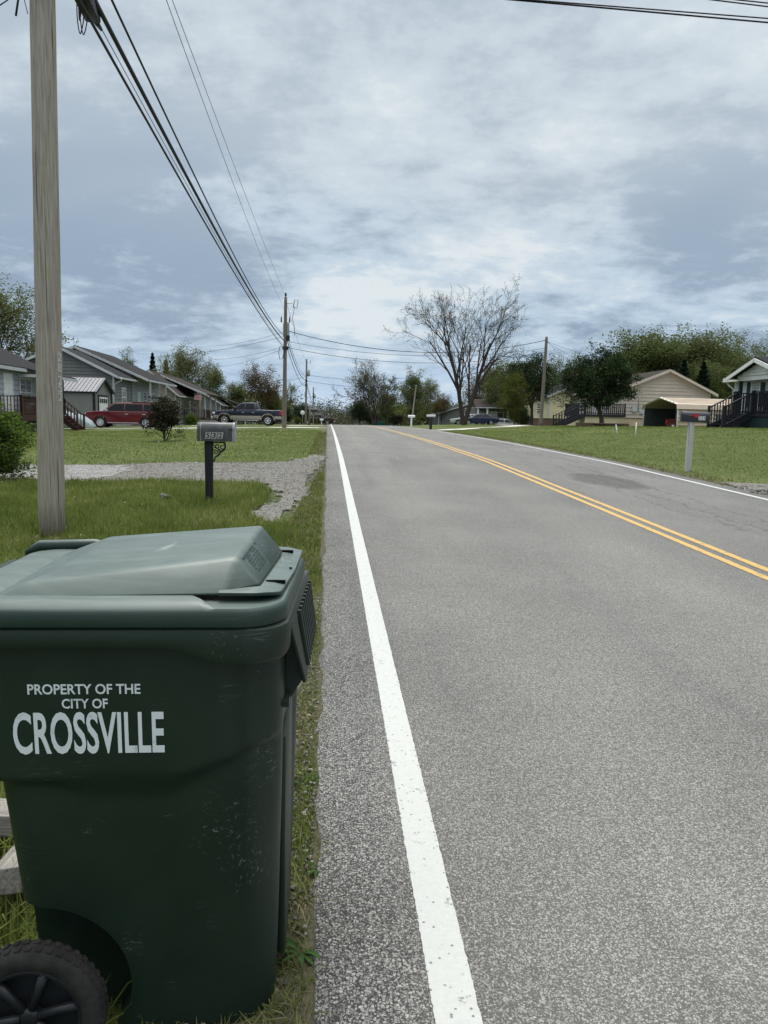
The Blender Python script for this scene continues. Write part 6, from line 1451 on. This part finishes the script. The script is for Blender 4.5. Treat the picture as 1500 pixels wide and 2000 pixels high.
def lobed(seed, H, n, zc, rx, rz, lobes, lr, shell=.55, low=None):
    """leaf places gathered in lobes spread through and over a crown"""
    r = np.random.RandomState(seed); d = r.normal(0, 1, (lobes, 3)); d /= np.linalg.norm(d, axis=1)[:, None]; k = (.25+.75*r.rand(lobes)**.5)[:, None]
    C = d*k*np.array([rx, rx, rz])*H*(1+.14*r.normal(0, 1, (lobes, 1))); C[:, 2] += zc*H; R_ = lr*H*(.6+.8*r.rand(lobes)); w = R_**2; i = r.choice(lobes, n, p=w/w.sum())
    q = r.normal(0, 1, (n, 3)); q /= np.linalg.norm(q, axis=1)[:, None]; P = C[i]+q*(R_[i]*(shell+(1-shell)*r.rand(n))*(1+.25*r.normal(0, 1, n)))[:, None]*np.array([1, 1, .8])
    return P if low is None else P[P[:, 2] > low*H]
def proto(key, seed, H, r0, leafmat, bark, size, per, sigma, Hmin=None, asp=.55, cap=26000, fill=None, **kw):
    B, tips = skeleton(seed, H, r0, **kw); zmax = max(p.z for p, d in tips); k = H/zmax
    B = [([p*k for p in pts], rr, lev) for pts, rr, lev in B]; tips = [(p*k, d) for p, d in tips]
    C = leaf_points(tips, per, sigma, seed, Hmin)
    if len(C) > cap: C = C[np.random.RandomState(seed).permutation(len(C))[:cap]]
    if fill: C = np.concatenate([C, lobed(seed+5, H, *fill)])
    V, F = branch_mesh(B); mt = np_mesh("trunk", V, [F], True); mt.materials.append(MAT[bark]); V, F = leaf_geo(C, size, seed, asp=asp); mc = np_mesh("crown", V, [F]); mc.materials.append(MAT[leafmat]); PROTO[key] = (mt, mc, H)
def conifer_proto(key, seed, H, Rr, n=5200):
    r = np.random.RandomState(seed); t = r.rand(n)**.8; lay = np.round(t*16)/16+r.normal(0, .012, n); t = np.clip(lay, .02, .99); rad = Rr*(1-t)**.85*(.35+.65*r.rand(n)**.5)*(.75+.35*np.sin(t*55)**2); a = r.rand(n)*6.283; lob = 1+.18*np.sin(a*5+t*30)
    C = np.stack([rad*lob*np.cos(a), rad*lob*np.sin(a), .06*H+t*H*.94-rad*.22], 1); V, F = leaf_geo(C, .38, seed, flat=.25, asp=.5); mc = np_mesh("crown", V, [F]); mc.materials.append(MAT['leaf_conifer'])
    m = MB(); m.tube([(0, 0, -.2), (0, 0, H*.9)], [H*.022, .02], 8); me = bpy.data.meshes.new("trunk"); me.from_pydata(m.v, [], m.f); me.materials.append(MAT['bark_dark']); PROTO[key] = (me, mc, H)
L5 = dict(levels=5, kids=(6, 4, 4, 3, 3), ang=(30, 34, 38, 40, 42), ratio=(.70, .62, .60, .60, .6))
proto('bare_big', 23, 14.6, .33, 'leaf_bud', 'bark_bare', .13, 1, .12, stems=2, fork=.14, levels=5, kids=(8, 4, 4, 3, 2), ang=(26, 27, 30, 34, 36), ratio=(.62, .60, .56, .55, .6), up=.12, rmin=.011, stem_ang=12, asp=.42, jit=.06)
proto('dark_tree', 53, 9, .2, 'leaf_dark', 'bark_dark', .20, 5, .3, Hmin=2.6, fork=.3, levels=4, kids=(9, 5, 4, 3), ang=(46, 44, 44, 46), ratio=(.5, .6, .6, .6), up=.2, cap=4000, jit=.10, fill=(15000, .60, .27, .34, 80, .085, .55, .27))
proto('bare_mid', 8, 11.5, .22, 'leaf_bud', 'bark_bare', .17, 2, .2, stems=3, fork=.25, levels=4, kids=(6, 5, 4, 4), ang=(32, 38, 40, 42), ratio=(.68, .64, .6, .6), up=.22, rmin=.018, stem_ang=14, jit=.09)
proto('sparse_a', 21, 13, .20, 'leaf_pale', 'bark', .22, 5, .30, fork=.22, levels=4, kids=(8, 5, 4, 3), ang=(40, 40, 42, 45), ratio=(.62, .6, .6, .6), up=.25, rmin=.016, jit=.10, fill=(2600, .62, .24, .33, 70, .075))
proto('sparse_b', 22, 12, .18, 'leaf_pale', 'bark_dark', .19, 4, .28, fork=.2, levels=4, kids=(8, 5, 4, 3), ang=(44, 42, 42, 45), ratio=(.58, .6, .6, .6), up=.25, rmin=.016, jit=.10, fill=(1500, .60, .24, .33, 60, .07))
proto('mid_a', 31, 13, .22, 'leaf_mid', 'bark_dark', .26, 5, .36, fork=.18, levels=4, kids=(9, 5, 4, 3), ang=(42, 42, 44, 46), ratio=(.55, .58, .6, .6), up=.3, cap=6000, jit=.10, fill=(9500, .56, .20, .40, 90, .075))
proto('mid_b', 32, 12, .20, 'leaf_mid', 'bark_dark', .26, 5, .36, fork=.16, levels=4, kids=(10, 5, 4, 3), ang=(45, 42, 44, 46), ratio=(.52, .6, .6, .6), up=.2, cap=6000, jit=.10, fill=(10000, .54, .25, .40, 80, .085))
proto('brown_a', 41, 11, .18, 'leaf_brown', 'bark_dark', .21, 5, .34, fork=.2, levels=4, kids=(8, 5, 4, 3), ang=(40, 42, 44, 46), ratio=(.55, .6, .6, .6), up=.3, cap=6000, jit=.10, fill=(4500, .57, .24, .36, 70, .08))
proto('dense_dark', 51, 9, .22, 'leaf_dark', 'bark_dark', .22, 5, .34, fork=.16, levels=4, kids=(9, 5, 4, 3), ang=(48, 44, 44, 46), ratio=(.55, .6, .6, .6), up=.15, cap=5000, jit=.10, fill=(15000, .56, .28, .38, 80, .095))
proto('bright_young', 61, 6, .08, 'leaf_bright', 'bark_dark', .17, 5, .30, fork=.15, levels=3, kids=(10, 5, 4), ang=(40, 42, 44), ratio=(.5, .55, .6), up=.3, cap=3000, fill=(5500, .55, .20, .42, 50, .08))
proto('round_dark', 71, 5.3, .165, 'leaf_dark', 'bark_dark', .13, 6, .13, Hmin=1.15, fork=.30, levels=4, kids=(10, 6, 5, 3), ang=(55, 46, 42, 44), ratio=(.54, .60, .58, .55), up=.16, rmin=.008, cap=9000, asp=.5, jit=.10, fill=(24000, .55, .375, .33, 90, .082, .55, .20))
proto('plum_bush', 81, 1.85, .035, 'leaf_plum', 'bark_dark', .085, 9, .075, stems=4, fork=.12, levels=3, kids=(8, 5, 4), ang=(38, 42, 44), ratio=(.5, .55, .55), up=.2, rmin=.004, cap=3000, stem_ang=15, fill=(2600, .56, .30, .38, 60, .075))
proto('green_shrub', 91, 2.25, .05, 'leaf_shrub', 'bark_dark', .085, 8, .085, stems=5, fork=.08, levels=4, kids=(9, 5, 4, 3), ang=(48, 45, 44, 44), ratio=(.55, .55, .55, .55), up=.10, rmin=.004, cap=14000, stem_ang=20, fill=(12000, .50, .42, .44, 90, .085))
conifer_proto('conifer', 5, 8, 2.1); conifer_proto('conifer_thin', 6, 10, 1.9)
def tree(key, px, Y, top_y, label, name="tree", cat="tree", group=None, sx=None, rot=None, base_y=830, x=None, seed=0):
    """stand a tree where the photo shows it: foot at px, Y metres off, its top at photo row top_y"""
    mt, mc, H = PROTO[key]; p = at(px, base_y, Y); gx = p.x if x is None else x; gz = G(gx, Y); h = at(px, top_y, Y).z-gz
    t = thing(name, label, cat, (gx, Y, gz), rot if rot is not None else (px*.37+seed) % 6.28, group); s = h/H; t.scale = (s*(sx or 1), s*(sx or 1), s)
    link("trunk", mt, None, t); link("crown", mc, None, t); return t
# --- the singled-out ones
tree('bare_big', 905, 75, 531, "biggest tree, leafless spreading crown with several stems across the road", "bare_tree", rot=.15, sx=.90)
tree('bare_mid', 733, 117, 695, "pale nearly leafless tree standing by the road crest, left of the biggest one", "bare_tree", rot=2.0, sx=.98)
tree('round_dark', 1162, 44.6, 662, "round dark-leaved tree on a straight trunk in the stone planter", "round_tree", rot=.7, x=16.75, sx=.95)
tree('plum_bush', 322, 28, 769, "small purple-leaved tree in the lawn covering the red car's tail", "small_tree", base_y=858, rot=1.0, sx=.98)
tree('green_shrub', -28, 12.6, 778, "fresh green leafy shrub at the left edge beside the white gravel", "leafy_shrub", "shrub", base_y=915, rot=.4, sx=.95)
# --- left side, behind the houses
tree('sparse_a', 18, 78, 538, "tall thinly leaved tree above the left house, beside the near pole", sx=1.0, rot=1.1)
tree('sparse_b', 96, 100, 655, "twiggy tree showing just right of the near pole above the roofs", rot=2, sx=.8)
tree('mid_a', 250, 118, 683, "small round green crown above the dark grey house's roof", sx=.55)
tree('conifer_thin', 300, 150, 690, "dark narrow conifer left of the pale trees beyond the tan house", "conifer", sx=.8)
tree('conifer', 326, 140, 703, "second dark conifer touching the pale trees beyond the tan house", "conifer", sx=.7)
tree('sparse_a', 366, 122, 668, "tallest pale spring tree above the tan house's roof", sx=.85, rot=.3)
tree('mid_b', 418, 128, 708, "green tree just right of the tallest pale one on the left", sx=.65)
tree('sparse_b', 342, 135, 690, "pale tree filling behind the tan house's ridge", sx=.8, rot=4)
tree('brown_a', 508, 130, 706, "reddish brown spring tree behind the blue pickup's cab", sx=1.0, rot=1.5)
tree('mid_b', 462, 138, 741, "bushy green tree behind the blue pickup's hood", sx=.9)
tree('mid_a', 532, 138, 752, "bushy green tree behind the blue pickup's bed, beside the pole", sx=1.0, seed=2)
tree('sparse_b', 566, 126, 742, "thin twiggy tree immediately right of the transformer pole", sx=.55, rot=3)
tree('dense_dark', 588, 116, 786, "dark green bush mass below the round white sign", "bush", "bush", sx=1.2)
tree('dense_dark', 560, 118, 795, "dark bush right behind the transformer pole's foot", "bush", "bush", sx=1.1, seed=3)
tree('bright_young', 581, 92, 814, "low green mound bush in the lawn before the far poles", "bush", "bush", sx=1.8)
# --- right side
tree('dense_dark', 703, 124, 778, "dark evergreen bush at the far right verge where the road crests", "bush", "bush", sx=1.15)
tree('mid_b', 755, 126, 762, "bushy tree behind the pale leafless one near the crest", sx=.95)
tree('dense_dark', 725, 128, 800, "dark thicket under the pale leafless tree by the teal bin", "bush", "bush", sx=1.6, seed=1)
tree('mid_a', 803, 116, 719, "green spring tree between the pale leafless one and the biggest tree", sx=.85, rot=.2)
tree('sparse_a', 838, 126, 738, "thin olive tree just left of the biggest tree's trunk", sx=.9)
tree('brown_a', 862, 118, 765, "russet bushy tree behind the white and pale mailboxes", sx=1.0)
tree('brown_a', 940, 128, 708, "brownish spring tree seen through the biggest tree's right limbs", sx=.85, rot=4)
tree('mid_a', 968, 105, 702, "green tree above the small porch house's roof", sx=.8, rot=1)
tree('mid_b', 1000, 100, 694, "broad green tree behind the yellow-green young one", sx=.8, seed=2)
tree('dark_tree', 1038, 74, 680, "dark full-crowned tree just left of the grey pole across the road", "dark_tree", sx=1.0, rot=.6)
tree('bright_young', 1004, 70, 728, "yellow-green young tree in front of the dark full-crowned one", sx=.9)
tree('sparse_b', 1085, 112, 692, "thin grey-green tree between grey pole and round dark tree", sx=.9)
tree('mid_a', 1128, 108, 694, "green tree behind the round dark one, left shoulder", sx=.75, seed=4)
for i, (k, px, top, Y, lab) in enumerate((('mid_a', 1225, 650, 100, "leftmost tree of the high treeline, above the beige roof's left end"), ('mid_b', 1262, 634, 98, "tallest olive tree over the beige house's ridge"),
        ('mid_a', 1305, 641, 102, "second olive tree of the treeline, over the beige gable's peak"), ('mid_b', 1348, 638, 100, "broad olive tree over the carport's left part"), ('sparse_a', 1378, 650, 104, "lighter twiggy tree between the broad olive one and the white house"),
        ('mid_b', 1412, 664, 100, "olive tree standing over the white house's left eave"), ('sparse_b', 1466, 642, 108, "thin grey-green tree above the white house's porch gable"), ('mid_a', 1498, 690, 96, "green crown at the right edge behind the white roof"), ('sparse_a', 1180, 700, 112, "thin tree peeping out left of the high treeline"), ('mid_b', 1385, 700, 92, "low bushy tree behind the carport, beside the dark conifers"))):
    tree(k, px, Y, top, lab, sx=1.05 if k.startswith('mid') else 1.0, rot=i*1.7, group="treeline behind the right-hand houses")
tree('conifer', 1328, 82, 703, "left one of two dark conifers behind the carport", "conifer", sx=.85); tree('conifer', 1366, 80, 708, "right one of two dark conifers behind the carport", "conifer", sx=.95, rot=2)
tree('dense_dark', 1020, 84, 792, "dark undergrowth shrub below the dark full-crowned tree", "bush", "bush", sx=1.2, seed=2)
tree('plum_bush', 770, 108, 806, "dull purple bush behind the leaning pole near the white mailbox", "bush", "bush", sx=2.0); 
tree('green_shrub', 372, 88, 806, "low green shrub under the tan house's porch", "leafy_shrub", "shrub", sx=.9)
# --- the far wood and the undergrowth between the trunks: one mass each
def mass(name, spec, material, seed, size):
    r = np.random.RandomState(seed); out = []
    for x0, x1, y0, y1, hmax, n in spec:
        x = r.uniform(x0, x1, n); y = r.uniform(y0, y1, n); prof = np.array([.55+.6*mnoise.noise(Vector((a*.11, b*.05, seed)))+.25*mnoise.noise(Vector((a*.4, b*.2, seed+9))) for a, b in zip(x, y)]); z = ground_z(x, y)+hmax*np.clip(prof, .12, 1.2)*r.rand(n)**.6; out.append(np.stack([x, y, z], 1))
    V, F = leaf_geo(np.concatenate(out), size, seed, flat=.6, asp=.7); return tag(link(name, np_mesh(name, V, [F]), material), kind='stuff')
mass("far_wood", [(-60, 60, 250, 300, 15, 26000), (-70, 70, 300, 380, 21, 26000)], MAT['leaf_wood'], 3, .6)
mass("far_green_wood", [(-60, 60, 240, 330, 14, 14000)], MAT['leaf_wood'], 4, .6)
mass("left_undergrowth", [(-75, -7, 140, 152, 8, 13000)], MAT['leaf_mid'], 5, .5)
mass("right_undergrowth", [(9, 40, 128, 140, 7.5, 10000), (30, 95, 104, 118, 11, 15000)], MAT['leaf_mid'], 6, .5)
mass("right_dark_undergrowth", [(9, 36, 132, 142, 6, 3500), (28, 90, 112, 122, 9, 6000)], MAT['leaf_dark'], 7, .5)
